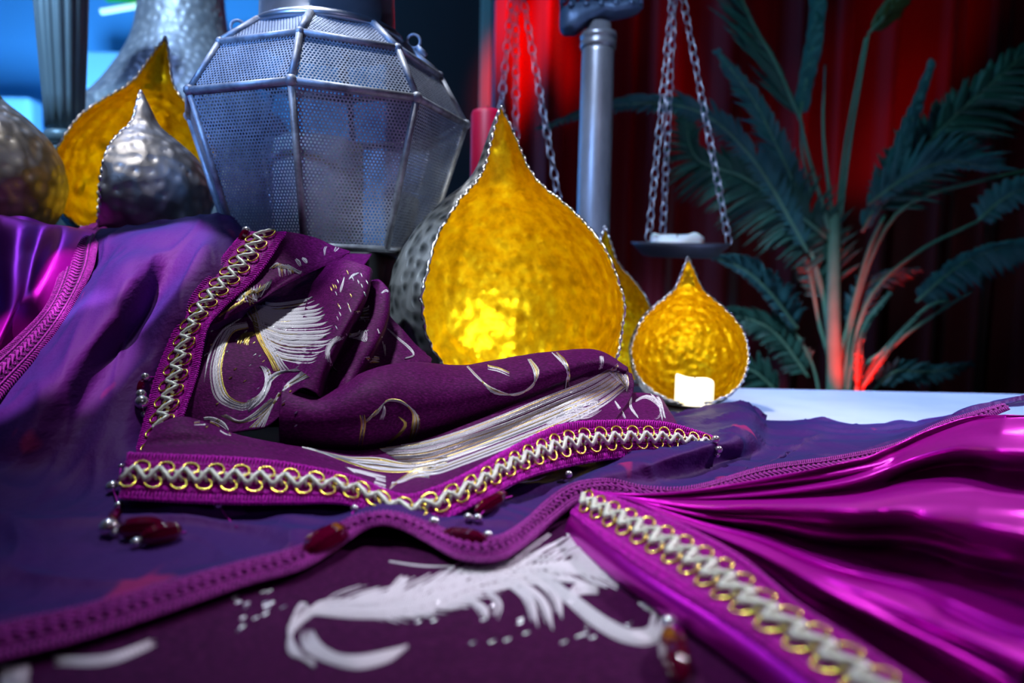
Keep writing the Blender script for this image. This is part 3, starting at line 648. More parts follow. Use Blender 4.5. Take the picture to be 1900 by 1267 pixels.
for a in [
    ([(1500, 470, .0), (1400, 300, -.04), (1290, 205, -.08), (1140, 196, -.12), (1015, 235, -.14)], .09, .035, 60, .0052, 'leaf2', 40, .35),
    ([(1500, 400, .03), (1455, 300, .0), (1400, 190, .0), (1335, 100, .0)], .055, .07, 50, .006, 'leaf2', 38, .1),
    ([(1570, 470, .02), (1470, 390, 0), (1380, 330, 0), (1290, 290, 0), (1270, 190, 0)], .10, .12, 60, .0055, 'leaf', 60, .3),
    ([(1530, 560, .04), (1480, 440, .04), (1420, 350, .04), (1350, 300, .04)], .16, .05, 50, .005, 'leaf', 62, .15),
    ([(1486, 225, .0), (1440, 120, .0), (1400, 50, .0), (1350, -60, .0)], .01, .13, 44, .0035, 'leaf', 36, -.2),
    ([(1484, 216, .0), (1500, 130, .0), (1515, 40, .0), (1520, -80, .0)], .05, .05, 70, .013, 'leaf2', 14, .0),
    ([(1612, 62, .0), (1650, 20, .0), (1690, -40, .0), (1720, -120, .0)], .06, .05, 36, .008, 'leaf3', 30, .0),
    ([(1600, 430, .0), (1650, 330, .0), (1690, 230, .0), (1728, 122, .0)], .035, .06, 60, .0085, 'leaf2', 22, .0),
    ([(1625, 400, .02), (1700, 290, .03), (1800, 190, .03), (1960, 50, .03)], .14, .12, 60, .0065, 'leaf', 50, .3),
    ([(1640, 350, .05), (1740, 270, .05), (1850, 200, .05), (1990, 130, .05)], .05, .16, 60, .0055, 'leaf', 60, .3),
    ([(1610, 380, .0), (1680, 330, -.02), (1760, 300, -.03), (1850, 315, -.03)], .03, .13, 44, .0045, 'leaf2', 50, .25),
    ([(1812, 412, -.05), (1860, 370, -.06), (1910, 350, -.06), (2000, 350, -.06)], .03, .09, 40, .007, 'leaf2', 60, .5),
    ([(1700, 560, -.08), (1770, 500, -.09), (1840, 465, -.09), (1960, 440, -.09)], .05, .06, 46, .0075, 'leaf2', 60, .6),
    ([(1480, 610, .0), (1430, 545, -.03), (1380, 500, -.04), (1325, 478, -.05)], .13, .02, 46, .006, 'leaf2', 45, .5),
    ([(1500, 700, .03), (1440, 620, .03), (1380, 590, .03), (1310, 590, .03)], .10, .05, 36, .006, 'leaf', 50, .4),
    ([(1620, 726, .02), (1660, 690, .0), (1730, 690, .0), (1800, 675, .0)], .045, .05, 26, .005, 'leaf2', 50, .2),
    ([(1570, 620, .03), (1600, 540, .02), (1625, 520, .02), (1700, 500, .02)], .06, .05, 26, .005, 'leaf2', 45, .2),
    ([(1590, 712, -.07), (1592, 650, -.10), (1606, 600, -.12), (1650, 545, -.13)], .022, .014, 40, .006, 'leaf', 30, .1),
    ([(1601, 718, -.08), (1640, 660, -.12), (1670, 620, -.13), (1700, 590, -.13)], .012, .012, 30, .006, 'leaf', 18, .1),
    ([(1450, 735, .05), (1400, 690, .05), (1350, 680, .05), (1290, 690, .05)], .08, .08, 26, .006, 'leaf', 50, .2)]:
    frond(a[0], a[1], a[2], a[3], a[4], a[5], a[6], a[7], seed=int(a[0][0][0] + a[0][-1][1]))

# ------------------------------------------------------------------ cloth helpers
class Cloth:
    """collects sheets; keeps triangles for laying embroidery on the surface"""
    def __init__(s): s.mb = MB(); s.tv = []; s.tf = []; s.n = 0
    def sheet(s, Gd, mi=0):
        s.mb.grid(Gd, mi); nu, nv = Gd.shape[:2]; s.tv += Gd.reshape(-1, 3).tolist()
        for i in range(nu - 1):
            for j in range(nv - 1):
                a = s.n + i * nv + j; s.tf.append((a, a + 1, a + nv + 1, a + nv))
        s.n += nu * nv
    def ready(s): s.bvh = BVHTree.FromPolygons(s.tv, s.tf)
    def hit(s, px, py):
        d = Vector(ray(px, py)).normalized(); loc, nor, idx, dist = s.bvh.ray_cast(Vector((0, 0, CAM_Z)), d)
        if loc is None: return None
        if nor.dot(d) > 0: nor = -nor
        return np.array(loc), np.array(nor), np.array(d)
    def stroke(s, pts, wpx, mb, mi=0, lift=0.0005, n=None, taper=(0.1, 0.05), wmax=None):
        """a flat thread run following pixels pts laid on the cloth, width in px"""
        lift = lift * random.uniform(0.6, 1.7)
        q = cr(np.array(pts, float), n or max(8, int(np.sum(np.linalg.norm(np.diff(np.array(pts, float), axis=0), axis=1)) / 7)))
        t = np.linspace(0, 1, len(q)); env = np.minimum(1, np.minimum(taper[0] + t / 0.25, taper[1] + (1 - t) / 0.35)) ** 0.8
        T = np.gradient(q, axis=0); T /= np.linalg.norm(T, axis=1)[:, None] + 1e-9; Nn = np.stack([-T[:, 1], T[:, 0]], 1)
        run = []; last = None
        def flush():
            if len(run) > 1: mb.grid(np.array(run), mi)
        for k in range(len(q)):
            row = []
            for sgn in (-1, 0, 1):
                h = s.hit(*(q[k] + Nn[k] * sgn * wpx * env[k] * 0.5))
                if h is None: row = None; break
                row.append(h[0] + h[1] * (lift * (2.2 if sgn == 0 else 1.0)))
            ok = row is not None and np.linalg.norm(row[0] - row[2]) < 0.0012 * wpx + 0.004 and (last is None or np.linalg.norm(row[1] - last) < 0.02)
            if ok: run.append(row); last = row[1]
            else: flush(); run = []; last = None
        flush()
def strands(cl, pts, w, mb, mi=0, each=2.2, gap=0.9, lift=0.0005):
    '''a wide run woven from thin parallel threads'''
    n = max(1, int(round(w / (each + gap)))); p = np.array(pts, float); T = np.gradient(p, axis=0); T /= np.linalg.norm(T, axis=1)[:, None] + 1e-9
    Nn = np.stack([-T[:, 1], T[:, 0]], 1); k = len(p); env = np.sin(np.linspace(0.35, PI - 0.35, k))[:, None]
    for i in range(n):
        o = ((i + 0.5) / n - 0.5) * w; q = p + Nn * o * env; a = random.uniform(0, 0.06); b_ = random.uniform(0, 0.10)
        q = cr(q, 40); q = q[int(a * 40):40 - int(b_ * 40)][::5]
        if len(q) > 2: cl.stroke(q, each, mb, mi, lift=lift)
def feather(cl, mb, spine, lenL, lenR, n, w, rs, mi=0, ang=40, curl=0.5, gold=None, skip=0.0):
    q = arc(np.array(spine, float), n); T = np.gradient(q, axis=0); T /= np.linalg.norm(T, axis=1)[:, None]
    for i in range(n):
        t = i / (n - 1)
        for sg, ln in ((1, lenL), (-1, lenR)):
            l_ = (np.interp(t, np.linspace(0, 1, len(ln)), ln)) * rs.uniform(0.85, 1.1)
            if l_ < 4 or rs.random() < skip: continue
            a = R(ang + rs.uniform(-4, 4)); Nn = np.array([-T[i][1], T[i][0]]) * sg
            d0 = T[i] * math.cos(a) + Nn * math.sin(a); d1 = T[i] * math.cos(a * (1 - curl)) + Nn * math.sin(a * (1 - curl)) if curl < 1 else T[i]
            p = [q[i], q[i] + d0 * l_ * 0.4, q[i] + d0 * l_ * 0.55 + d1 * l_ * 0.25, q[i] + d0 * l_ * 0.65 + d1 * l_ * 0.5]
            m_ = mi if gold is None or rs.random() > gold else 1
            cl.stroke(p, w * rs.uniform(0.8, 1.2), mb, m_, taper=(0.5, 0.1))
def band_frame(A, B, step):
    """A, B polylines (n,3): resampled to the same even spacing; returns A,B,normal,length"""
    q = cr(np.concatenate([A, B], 1), 500); mid = (q[:, :3] + q[:, 3:]) / 2
    s = np.r_[0, np.cumsum(np.linalg.norm(np.diff(mid, axis=0), axis=1))]; n = max(4, int(s[-1] / step))
    t = np.linspace(0, s[-1], n); q = np.stack([np.interp(t, s, q[:, k]) for k in range(6)], 1)
    A, B = q[:, :3], q[:, 3:]; T = np.gradient((A + B) / 2, axis=0); nr = np.cross(T, B - A); nr /= np.linalg.norm(nr, axis=1)[:, None] + 1e-12
    view = np.array([0, 0, CAM_Z]) - (A + B) / 2; sg = np.sign(np.sum(nr * view, 1)); sg[sg == 0] = 1
    if np.mean(sg) < 0: nr = -nr
    return A, B, nr, s[-1], t
class Band:
    def __init__(s, A, B, step=0.001): s.A, s.B, s.N, s.len, s.t = band_frame(np.array(A), np.array(B), step)
    def at(s, l, v, h=0.0):
        l = np.asarray(l, float); v = np.asarray(v, float)
        f = lambda Q: np.stack([np.interp(l, s.t, Q[:, k]) for k in range(3)], -1)
        a, b, n = f(s.A), f(s.B), f(s.N)
        return a + (b - a) * v[..., None] + n * np.asarray(h)[..., None] if np.ndim(h) else a + (b - a) * v[..., None] + n * h
    def base(s, h=0.0008, nv=6, thick=0.0012):
        n = len(s.t); l = s.t; rows = [s.at(l, np.full(n, v), h + thick * math.sin(PI * v) ** 0.5 * 0.4) for v in np.linspace(0, 1, nv)]
        return np.stack(rows, 1)
def gold_trim(parent, A, B, jig=0.0):
    bd = Band(A, B, 0.002); root = MB(); root.grid(bd.base()); tr_ = root.build('gold_braid_trim', M['magenta'], parent, solid=0.0008)
    rs = np.random.RandomState(int(abs(A[0][0]) * 1000) % 1000); lp = MB(); step = 0.0022; n = int(bd.len / step)
    for i in range(n):
        l = (i + 0.5) * step
        for v0, v1 in ((-0.02, 0.19), (0.81, 1.02)):
            j = rs.uniform(-0.01, 0.01); vs_l = np.array([v0 + j, v0 * .75 + v1 * .25, v0 * .3 + v1 * .7, v1]); hs = np.array([0.0004, 0.0022, 0.0022, 0.0006])
            lp.tube(bd.at(np.full(4, l) + np.array([0, .0003, -.0003, 0]), vs_l, hs), 0.00065, 5, cap=False)
    for v in (0.02, 0.22, 0.78, 0.98):
        ll = np.arange(0, bd.len, 0.0009); lp.tube(bd.at(ll, v + 0.018 * np.sin(ll / 0.0022 * PI), 0.0016 + 0.0004 * np.sin(ll / 0.0022 * 2 * PI)), 0.0007, 5)
    for v in np.linspace(0.27, 0.73, 7):
        ll = np.arange(0, bd.len, 0.0012); lp.tube(bd.at(ll, v + 0.01 * np.sin(ll / 0.003 + v * 40), 0.0012 + 0 * ll), 0.0008, 4)
    lp.build('magenta_loops', M['magenta_loop'], tr_)
    rg = MB(); cd_ = MB(); pitch = 0.0155; n = int(bd.len / pitch); wid = np.linalg.norm(bd.A - bd.B, axis=1)
    for i in range(n * 2):
        l = (i + 0.5) * pitch / 2; up = i % 2; v = 0.335 if up else 0.665
        W = float(np.interp(l, bd.t, wid)); a = np.linspace(0, 2 * PI, 16, endpoint=False); r_ = 0.0050
        for rr, th_, mb_ in ((r_, 0.00078, rg), (r_ * 0.52, 0.0006, None)):
            ls_ = l + rr * np.cos(a); vs_l = v + rr * 1.02 * np.sin(a) / W
            (rg if mb_ is not None else lp2).tube(bd.at(ls_, vs_l, 0.0032 + 0.0008 * np.sin(a)), th_, 6, closed=True) if mb_ is not None else None
        # pale cord: one crossing per half pitch
        l0, l1 = l - pitch * 0.30, l + pitch * 0.30; va, vb = (0.36, 0.64) if up else (0.64, 0.36)
        u = np.linspace(0, 1, 7); cd_.tube(bd.at(l0 + (l1 - l0) * u, va + (vb - va) * (0.5 - 0.5 * np.cos(PI * u)), 0.0036 + 0.0013 * np.sin(PI * u)), 0.0014 + 0.0005 * np.sin(PI * u * 3) ** 2, 7)
        cd_.tube(bd.at(l + np.array([-.0022, 0, .0022]), np.array([.5 - .10, .5, .5 + .10]) if not up else np.array([.60, .5, .40]), np.array([.0028, .0050, .0028])), [0.0011, 0.0013, 0.0011], 6)
        cd_.ball(bd.at(np.array([l0]), np.array([va]), 0.0036)[0], 0.0015, seg=8)
    rg.build('gold_rings', M['ring'], tr_); cd_.build('pale_cord', M['cord'], tr_)
    return bd
def gimp_trim(parent, A, B):
    bd = Band(A, B, 0.002); root = MB(); root.grid(bd.base()); tr_ = root.build('gimp_trim', M['gimp_base'], parent, solid=0.0008)
    lp = MB(); step = 0.0022; n = int(bd.len / step)
    for i in range(n):
        l = (i + 0.5) * step
        for v0, v1 in ((-0.05, 0.17), (0.76, 1.02)):
            lp.tube(bd.at(np.full(4, l) + np.array([0, .0004, -.0002, .0006]), np.array([v0, v0 * .7 + v1 * .3, v0 * .3 + v1 * .7, v1]), np.array([0.0004, 0.002, 0.002, 0.0006])), 0.0007, 5, cap=False)
    ll = np.arange(0, bd.len, 0.0008)
    for v in (0.20, 0.74): lp.tube(bd.at(ll, v + 0 * ll, 0.0018 + 0.0003 * np.sin(ll / 0.0006)), 0.0010, 5)
    for off, am in ((0, 0.17), (PI, 0.17), (0.5, 0.11), (PI + .5, 0.11)):
        ph = ll / 0.0105 * 2 * PI + off
        lp.tube(bd.at(ll + 0.0022 * np.sin(2 * ph), 0.47 + am * np.sin(ph), 0.0022 + 0.0008 * np.cos(ph)), 0.00085, 5)
    lp.build('scroll_cord', M['gimp'], tr_)
    return bd

# ------------------------------------------------------------------ taffeta cloth
taff = Cloth()
wr = lambda a, f, k=0: (lambda X: a * noise(X, f, k) * 0.6 + a * 0.6 * (ridges(X * np.array([1.3, 1, 0.7]), f * 0.8, k + 11) - 0.5))
T1 = [
 [(215, 462, .80), (290, 462, .80), (370, 462, .795), (430, 462, .79), (480, 470, .78), (560, 500, .79)],
 [(190, 428, .76), (262, 418, .77), (350, 405, .755), (420, 404, .75), (458, 436, .74), (540, 500, .76)],
 [(165, 500, .69), (240, 470, .66), (320, 466, .67), (392, 462, .665), (452, 500, .67), (520, 560, .70)],
 [(118, 590, .63), (215, 560, .60), (275, 580, .635), (335, 560, .62), (400, 600, .63), (480, 660, .65)],
 [(45, 690, .575), (120, 690, .545), (200, 680, .575), (270, 700, .57), (330, 740, .59), (420, 780, .60)],
 [(-50, 800, .53), (40, 800, .505), (140, 790, .53), (230, 810, .525), (310, 850, .54), (420, 870, .55)],
 [(-120, 900, .48), (0, 890, .475), (120, 890, .485), (240, 905, .48), (330, 930, .485), (440, 930, .50)],
 [(-170, 1000, .435), (-20, 980, .44), (110, 970, .44), (240, 975, .44), (350, 965, .455), (470, 945, .475)]]
g1 = surf(T1, 150, 110, lambda X: wr(0.0036, 24)(X) + 0.0022 * ridges(X * np.array([2.2, 1, 0.6]), 30, 17) ** 2, zmin=0.012)
k_ = np.clip((np.arange(150) - 128) / 21, 0, 1)[:, None] ** 1.5; g1[..., 2] = g1[..., 2] * (1 - k_) + 0.004 * k_
taff.sheet(g1)
# strip to the front edge trim
back = [(-190, 985, .44), (-30, 965, .45), (110, 955, .45), (240, 955, .455), (340, 960, .46), (430, 945, .475), (520, 935, .485), (600, 930, .50), (680, 900, .51), (760, 890, .52), (850, 900, .53), (940, 870, .55), (1020, 830, .60), (1120, 800, .68), (1240, 772, .80), (1330, 752, .82), (1390, 752, .80), (1425, 778, .82), (1500, 780, .80), (1600, 788, .78), (1700, 783, .76), (1790, 766, .72), (1850, 752, .68), (1960, 735, .66)]
inner = [(-160, 1215, .345), (0, 1165, .365), (150, 1130, .38), (300, 1088, .392), (450, 1046, .405), (550, 1020, .410), (610, 988, .412), (655, 962, .412), (700, 952, .412), (745, 956, .412), (800, 976, .412), (860, 998, .414), (920, 1000, .42), (970, 972, .432), (1020, 926, .452), (1070, 898, .475), (1130, 892, .495), (1200, 906, .505), (1290, 904, .52), (1420, 868, .555), (1560, 848, .58), (1660, 826, .60), (1750, 785, .62), (1860, 752, .63)]
outer = [(-160, 1280, .328), (0, 1228, .345), (150, 1190, .358), (300, 1142, .370), (450, 1090, .388), (560, 1058, .395), (630, 1016, .398), (672, 988, .398), (706, 976, .398), (745, 984, .398), (795, 1010, .398), (855, 1040, .400), (925, 1042, .404), (980, 1010, .42), (1030, 965, .435), (1078, 932, .455), (1135, 925, .475), (1205, 940, .485), (1290, 944, .495), (1425, 910, .525), (1570, 882, .55), (1670, 856, .57), (1765, 805, .595), (1875, 760, .615)]
m1 = []
for k, (a, b_) in enumerate(zip(back, inner)):
    m1.append((a[0] * .62 + b_[0] * .38, a[1] * .62 + b_[1] * .38 - 6, a[2] * .62 + b_[2] * .38))
m2 = [(a[0] * .28 + b_[0] * .72, a[1] * .28 + b_[1] * .72 - 3, a[2] * .28 + b_[2] * .72) for a, b_ in zip(back, inner)]
# folds on the right: rounded hump and hollow
def adj(lst, i, dx, dy, dY): x, y, Y = lst[i]; lst[i] = (x + dx, y + dy, Y + dY)
adj(m1, 15, 30, 4, -.02); adj(m1, 16, 80, 4, -.055); adj(m1, 17, 80, 8, -.01); adj(m1, 18, 40, 14, .03); adj(m2, 15, 30, -10, -.012); adj(m2, 16, 80, -18, -.03); adj(m2, 17, 70, -4, .01); adj(m2, 18, 30, 10, .03)
adj(m1, 5, 0, -14, -.01); adj(m1, 6, 0, -20, -.015); adj(m1, 7, 0, 0, .01)
adj(m2, 3, 0, -12, -.01); adj(m2, 5, 0, 14, .01); adj(m2, 11, 0, -6, -.01)
bk0 = [(x, y + 6, Y + 0.02) for x, y, Y in back]
T2r = surf([bk0, back, m1, m2, inner], 90, 620, zmin=0.010); T2 = surf([bk0, back, m1, m2, inner], 90, 620, lambda X: wr(0.0026, 32, 4)(X) + 0.004 * (ridges(X * np.array([1, 1.6, 1]), 22, 13) ** 2 - 0.3), zmin=0.010)
fd = np.clip((89 - np.arange(90)) / 12, 0, 1)[:, None, None]; T2 = T2r * (1 - fd) + T2 * fd; T2[..., 2] = np.maximum(T2[..., 2], 0.0075)
taff.sheet(T2)
taff.ready(); taff.ok = True
to = taff.mb.build('taffeta_cloth', M['taffeta'], solid=0.0006)
tag(to, 'shot blue-violet taffeta cloth draped over the riser and along the front of the pile', 'cloth')
gimp_trim(to, [Pc(*p, 0.010) for p in inner], [Pc(*p, 0.008) for p in outer])
tl_in = [(212, 413, .86), (186, 440, .745), (172, 500, .685), (135, 570, .64), (85, 645, .595), (5, 735, .552), (-70, 830, .51)]
tl_out = [(150, 424, .86), (128, 446, .745), (112, 510, .675), (85, 572, .63), (28, 632, .588), (-42, 690, .552), (-130, 760, .51)]
gimp_trim(to, [P(x, y, Y - .004) for x, y, Y in tl_out], [P(x, y, Y - .004) for x, y, Y in tl_in])

# ------------------------------------------------------------------ satin cloths
sl = Cloth()
SL = [
 [(-180, 455, .81), (-60, 457, .81), (20, 459, .80), (90, 460, .80), (150, 461, .80), (215, 462, .80)],
 [(-180, 415, .76), (-60, 404, .755), (30, 403, .75), (85, 416, .76), (130, 422, .755), (190, 432, .76)],
 [(-180, 500, .69), (-60, 490, .68), (20, 480, .675), (70, 470, .70), (110, 470, .69), (175, 500, .70)],
 [(-180, 600, .64), (-60, 590, .625), (10, 570, .62), (50, 540, .645), (80, 540, .65), (135, 585, .65)],
 [(-180, 700, .59), (-80, 680, .575), (-20, 660, .575), (10, 620, .60), (40, 640, .61), (85, 665, .61)],
 [(-200, 850, .53), (-130, 820, .52), (-80, 790, .53), (-50, 760, .545), (-20, 750, .56), (20, 760, .565)]]
sl.sheet(surf(SL, 100, 90, wr(0.0035, 22, 9)))
so = sl.mb.build('satin_cloth', M['satin'], solid=0.0006); tag(so, 'magenta satin cloth spread at the left edge beside the taffeta trim', 'cloth')

sr = Cloth()
nu, nv = 230, 170
top = arc(np.array([(1040, 905), (1200, 918), (1400, 890), (1600, 850), (1720, 800), (1810, 772), (1900, 768), (2080, 752)], float), nv)
bot = arc(np.array([(1100, 915), (1170, 932), (1290, 985), (1400, 1045), (1500, 1130), (1610, 1200), (1720, 1275), (1850, 1380)], float), nv)
U = np.linspace(0, 1, nv)[None, :]; V = np.linspace(0, 1, nu)[:, None]
px = top[None, :, 0] * (1 - V) + bot[None, :, 0] * V; py = top[None, :, 1] * (1 - V) + bot[None, :, 1] * V
env = np.clip(U * 1.6, 0, 1) ** 0.9
zt_ = np.interp(U, [0, .3, .6, .8, 1], [.012, .018, .035, .062, .07])
z = zt_ * (1 - V) ** 1.2 + 0.016 * V * (1 - 0.2 * U) 
z = z + env * (0.0120 * np.sin(V * 15 + 1.0 + 2.2 * U) * (0.35 + 0.65 * V) + 0.0045 * np.sin(V * 37 + 3 * U) * np.clip(1.2 - U, 0, 1) + 0.002 * np.sin(V * 71 + 5 * U) + 0.016 * np.exp(-((V - 0.36 - 0.16 * (U - .6)) / 0.05) ** 2) + 0.012 * np.exp(-((V - 0.13 - 0.1 * (U - 0.8)) / 0.045) ** 2) * np.clip(U * 2 - .6, 0, 1) - 0.014 * np.exp(-((V - 0.24) / 0.06) ** 2) * np.clip(U * 2 - .6, 0, 1))
z = np.clip(z, 0.006, 0.1)
Gs = np.zeros((nu, nv, 3))
for i in range(nu):
    for j in range(nv): Gs[i, j] = G(px[i, j], py[i, j], float(z[i, j]))
Gs[..., 2] += 0.0015 * noise(Gs * np.array([1, 1, 0]), 30, 2)
sr.sheet(Gs); sro = sr.mb.build('satin_cloth', M['satin'], solid=0.0006)
tag(sro, 'glossy magenta satin cloth with long folds filling the lower right corner', 'cloth')

# ------------------------------------------------------------------ foreground brocade
fb = Cloth(); nx, ny = 150, 90
X, Y = np.meshgrid(np.linspace(-0.55, 0.36, nx), np.linspace(0.17, 0.60, ny), indexing='ij')
Zf = 0.0015 + 0.0015 * (1 + noise(np.stack([X, Y, 0 * X], 2), 13, 3) * 0.5)
fb.sheet(np.stack([X, Y, Zf], 2)); fb.ready()
m = M['brocade'].copy(); m.name = 'brocade_dark_ground'; M['brocade_dark'] = m
for n_ in m.node_tree.nodes:
    if n_.type == 'VALTORGB':
        for e_, c_ in zip(n_.color_ramp.elements, ((0.030, 0.001, 0.030), (0.062, 0.002, 0.056), (0.11, 0.02, 0.09))): e_.color = (*c_, 1)
fo = fb.mb.build('brocade_runner', M['brocade_dark'], solid=0.0006)
tag(fo, 'plum brocade cloth with white feather scroll lying flat in the foreground', 'cloth')
rs = np.random.RandomState(5); em = MB()
feather(fb, em, [(600, 1120), (690, 1125), (800, 1108), (900, 1075), (1000, 1056), (1110, 1062), (1180, 1080)], [40, 62, 66, 60, 70, 60, 40], [70, 84, 96, 96, 110, 80, 50], 46, 4.2, rs, 0, 38, 0.6)
feather(fb, em, [(640, 1125), (740, 1120), (840, 1100), (940, 1062), (1040, 1048), (1130, 1060)], [70, 80, 80, 90, 80, 50], [60, 70, 80, 90, 80, 40], 40, 3.6, rs, 0, 26, 0.6)
for k in range(9):
    o_ = k * 6 - 22
    strands(fb, [(548 + 4 * k, 1172 - 3 * k), (590, 1132 + o_ * .4), (700, 1130 + o_ * .75), (800, 1108 + o_), (900, 1068 + o_ * 1.1), (1000, 1055 + o_ * 1.1), (1090, 1062 + o_)], 5, em)
for k in range(17):
    t = k / 16; strands(fb, [(960 + 30 * t, 1060 - 10 * t), (1060 + 20 * t, 1045 - 5 * t + 25 * (t)), (1120 + 60 * t, 1040 + 10 * t + 20 * t), (1150 + 60 * t, 1025 + 75 * t)], 6, em)
for k in range(9):
    t = k / 8; strands(fb, [(560 + 20 * t, 1170 + 4 * t), (570 + 30 * t, 1210 - 6 * t), (650, 1240 - 16 * t), (720 + 20 * t, 1228 - 20 * t), (760, 1200)], 8, em)
for k in range(12):
    t = k / 11; strands(fb, [(590 - 20 * t, 1135 + 5 * t), (545 - 8 * t, 1170), (540 - 5 * t + 20 * t, 1215), (590 + 8 * (1 - t), 1248 - 16 * (1 - t))], 8, em)
for p in ([(1000, 1075), (1060, 1120), (1130, 1165), (1190, 1185), (1225, 1160), (1222, 1120), (1160, 1112)], [(1010, 1082), (1070, 1130), (1130, 1175), (1200, 1192), (1238, 1160), (1232, 1112), (1180, 1100)], [(1000, 1065), (1080, 1125), (1150, 1175), (1200, 1178), (1212, 1150), (1208, 1128), (1160, 1118)], [(1110, 1100), (1075, 1098), (1066, 1115), (1085, 1135)], [(1105, 1095), (1070, 1092), (1060, 1112), (1080, 1138)]):
    for dd in (-4, 0, 4): strands(fb, [(x, y + dd) for x, y in p], 10, em)
for p in ([(930, 1080), (975, 1110), (990, 1165)], [(950, 1075), (1000, 1115), (1018, 1170)], [(900, 1095), (922, 1120), (915, 1150)], [(860, 1110), (890, 1130), (895, 1150)], [(960, 1060), (1020, 1100), (1035, 1150)], [(1040, 1020), (1065, 1002), (1050, 992)], [(1060, 1035), (1100, 1022), (1090, 1000), (1060, 985)], [(1070, 1040), (1120, 1030), (1110, 1005)], [(715, 1108), (738, 1082), (748, 1070)], [(540, 1160), (560, 1130), (572, 1128)]):
    strands(fb, p, 16, em, 0); fb.stroke([(x + 8, y + 2) for x, y in p], 12, em)
for k in range(2): fb.stroke([(722, 1042 + k * 2.5), (780, 1050 + k * 2.5), (838, 1052 + k * 2)], 1.6, em, 0)
for k in range(4): strands(fb, [(100, 1225 + k * 4), (200, 1222 + k * 4), (300, 1185 + k * 4)], 6, em)
for k in range(7): strands(fb, [(0, 1240 + k * 6), (30, 1242 + k * 7), (60, 1235 + k * 8)], 12, em)
for k in range(26):   # metallic flecks
    x, y = rs.uniform(760, 1300), rs.uniform(1120, 1200); fb.stroke([(x, y), (x + 10, y - 4), (x + 12, y - 7)], 1.6, em, 1)
for k in range(16):
    x, y = rs.uniform(430, 560), rs.uniform(1100, 1180); fb.stroke([(x, y), (x + 8, y - 4), (x + 11, y - 5)], 1.6, em, 1)
em.build('woven_feather_scroll', [M['white'], M['silverthread']], fo)
ra = [G(*p) for p in [(1060, 955, .014), (1100, 988, .016), (1163, 1037, .017), (1237, 1086, .018), (1321, 1139, .018), (1426, 1210, .018), (1495, 1263, .018), (1600, 1345, .018)]]
rb = [G(*p) for p in [(1100, 912, .022), (1160, 934, .024), (1268, 979, .024), (1373, 1037, .024), (1479, 1124, .024), (1584, 1193, .024), (1690, 1263, .024), (1800, 1345, .024)]]
gold_trim(fo, ra, rb)
# edge of the runner lifted with a turned hem under the trim
b = MB(); hem = np.stack([np.array(ra) + np.array([-0.004, 0, -0.012]), np.array(ra) + np.array([0, 0, -0.0008]), np.array(rb) + np.array([0, 0, -0.0008]), np.array(rb) + np.array([0.004, 0, -0.018])], 1)
b.grid(cr(cr(hem, 60, 0), 16, 1)); b.build('hem', M['satin'], fo, solid=0.0006)

# ------------------------------------------------------------------ brocade shawl heap
sh = Cloth()
wb = wr(0.0011, 42, 20)
TO = [(452, 432, .685), (402, 492, .655), (352, 556, .625), (315, 635, .60), (288, 705, .575), (268, 785, .545), (250, 852, .515)]
TI = [(532, 432, .685), (478, 512, .650), (415, 572, .622), (385, 612, .603), (368, 690, .578), (345, 760, .552), (318, 840, .520)]
# flap
E2 = [[(528, 430, .69), (556, 434, .695), (588, 442, .70), (618, 456, .70), (650, 466, .70)],
      [(512, 462, .672), (545, 468, .678), (575, 474, .684), (610, 474, .69), (648, 469, .698)],
      [(478, 512, .651), (510, 508, .655), (545, 500, .665), (590, 486, .68), (646, 470, .696)],
      [(415, 572, .623), (450, 560, .625), (490, 545, .64), (545, 515, .66), (640, 474, .694)],
      [(392, 602, .612), (425, 588, .617), (475, 562, .632), (535, 526, .655), (636, 478, .692)]]
sh.sheet(surf(E2, 70, 60, wb))
E3 = [[(350, 560, .70), (430, 535, .71), (520, 505, .72), (610, 475, .73), (690, 470, .73)],
      [(385, 606, .628), (440, 590, .645), (520, 570, .66), (590, 556, .66), (640, 540, .655)],
      [(372, 680, .585), (432, 668, .60), (500, 652, .612), (560, 632, .607), (605, 610, .602)],
      [(350, 745, .56), (412, 740, .573), (470, 728, .58), (530, 706, .575), (572, 668, .578)],
      [(325, 810, .545), (400, 805, .553), (450, 800, .553), (500, 790, .55), (550, 740, .562)]]
sh.sheet(surf(E3, 110, 110, wb))
E4 = [[(590, 500, .690), (630, 482, .672), (676, 492, .664), (690, 502, .668), (684, 520, .69), (705, 520, .68), (722, 545, .672), (716, 575, .70), (745, 610, .675), (780, 650, .665)],
      [(570, 560, .655), (622, 540, .640), (668, 540, .632), (680, 552, .636), (672, 574, .662), (696, 572, .65), (718, 592, .642), (714, 612, .67), (750, 645, .655), (800, 664, .655)],
      [(552, 640, .610), (595, 610, .602), (636, 600, .596), (648, 606, .600), (648, 626, .625), (676, 620, .615), (700, 636, .610), (700, 650, .64), (745, 662, .64), (800, 672, .645)],
      [(540, 700, .575), (572, 676, .572), (596, 680, .566), (604, 690, .570), (610, 690, .60), (636, 680, .592), (664, 690, .586), (676, 700, .61), (740, 676, .63), (800, 680, .64)],
      [(528, 745, .555), (560, 722, .553), (582, 728, .552), (592, 736, .556), (604, 732, .58), (628, 730, .566), (646, 726, .565), (668, 734, .60), (740, 690, .62), (800, 690, .63)]]
sh.sheet(surf(E4, 110, 190, wb))
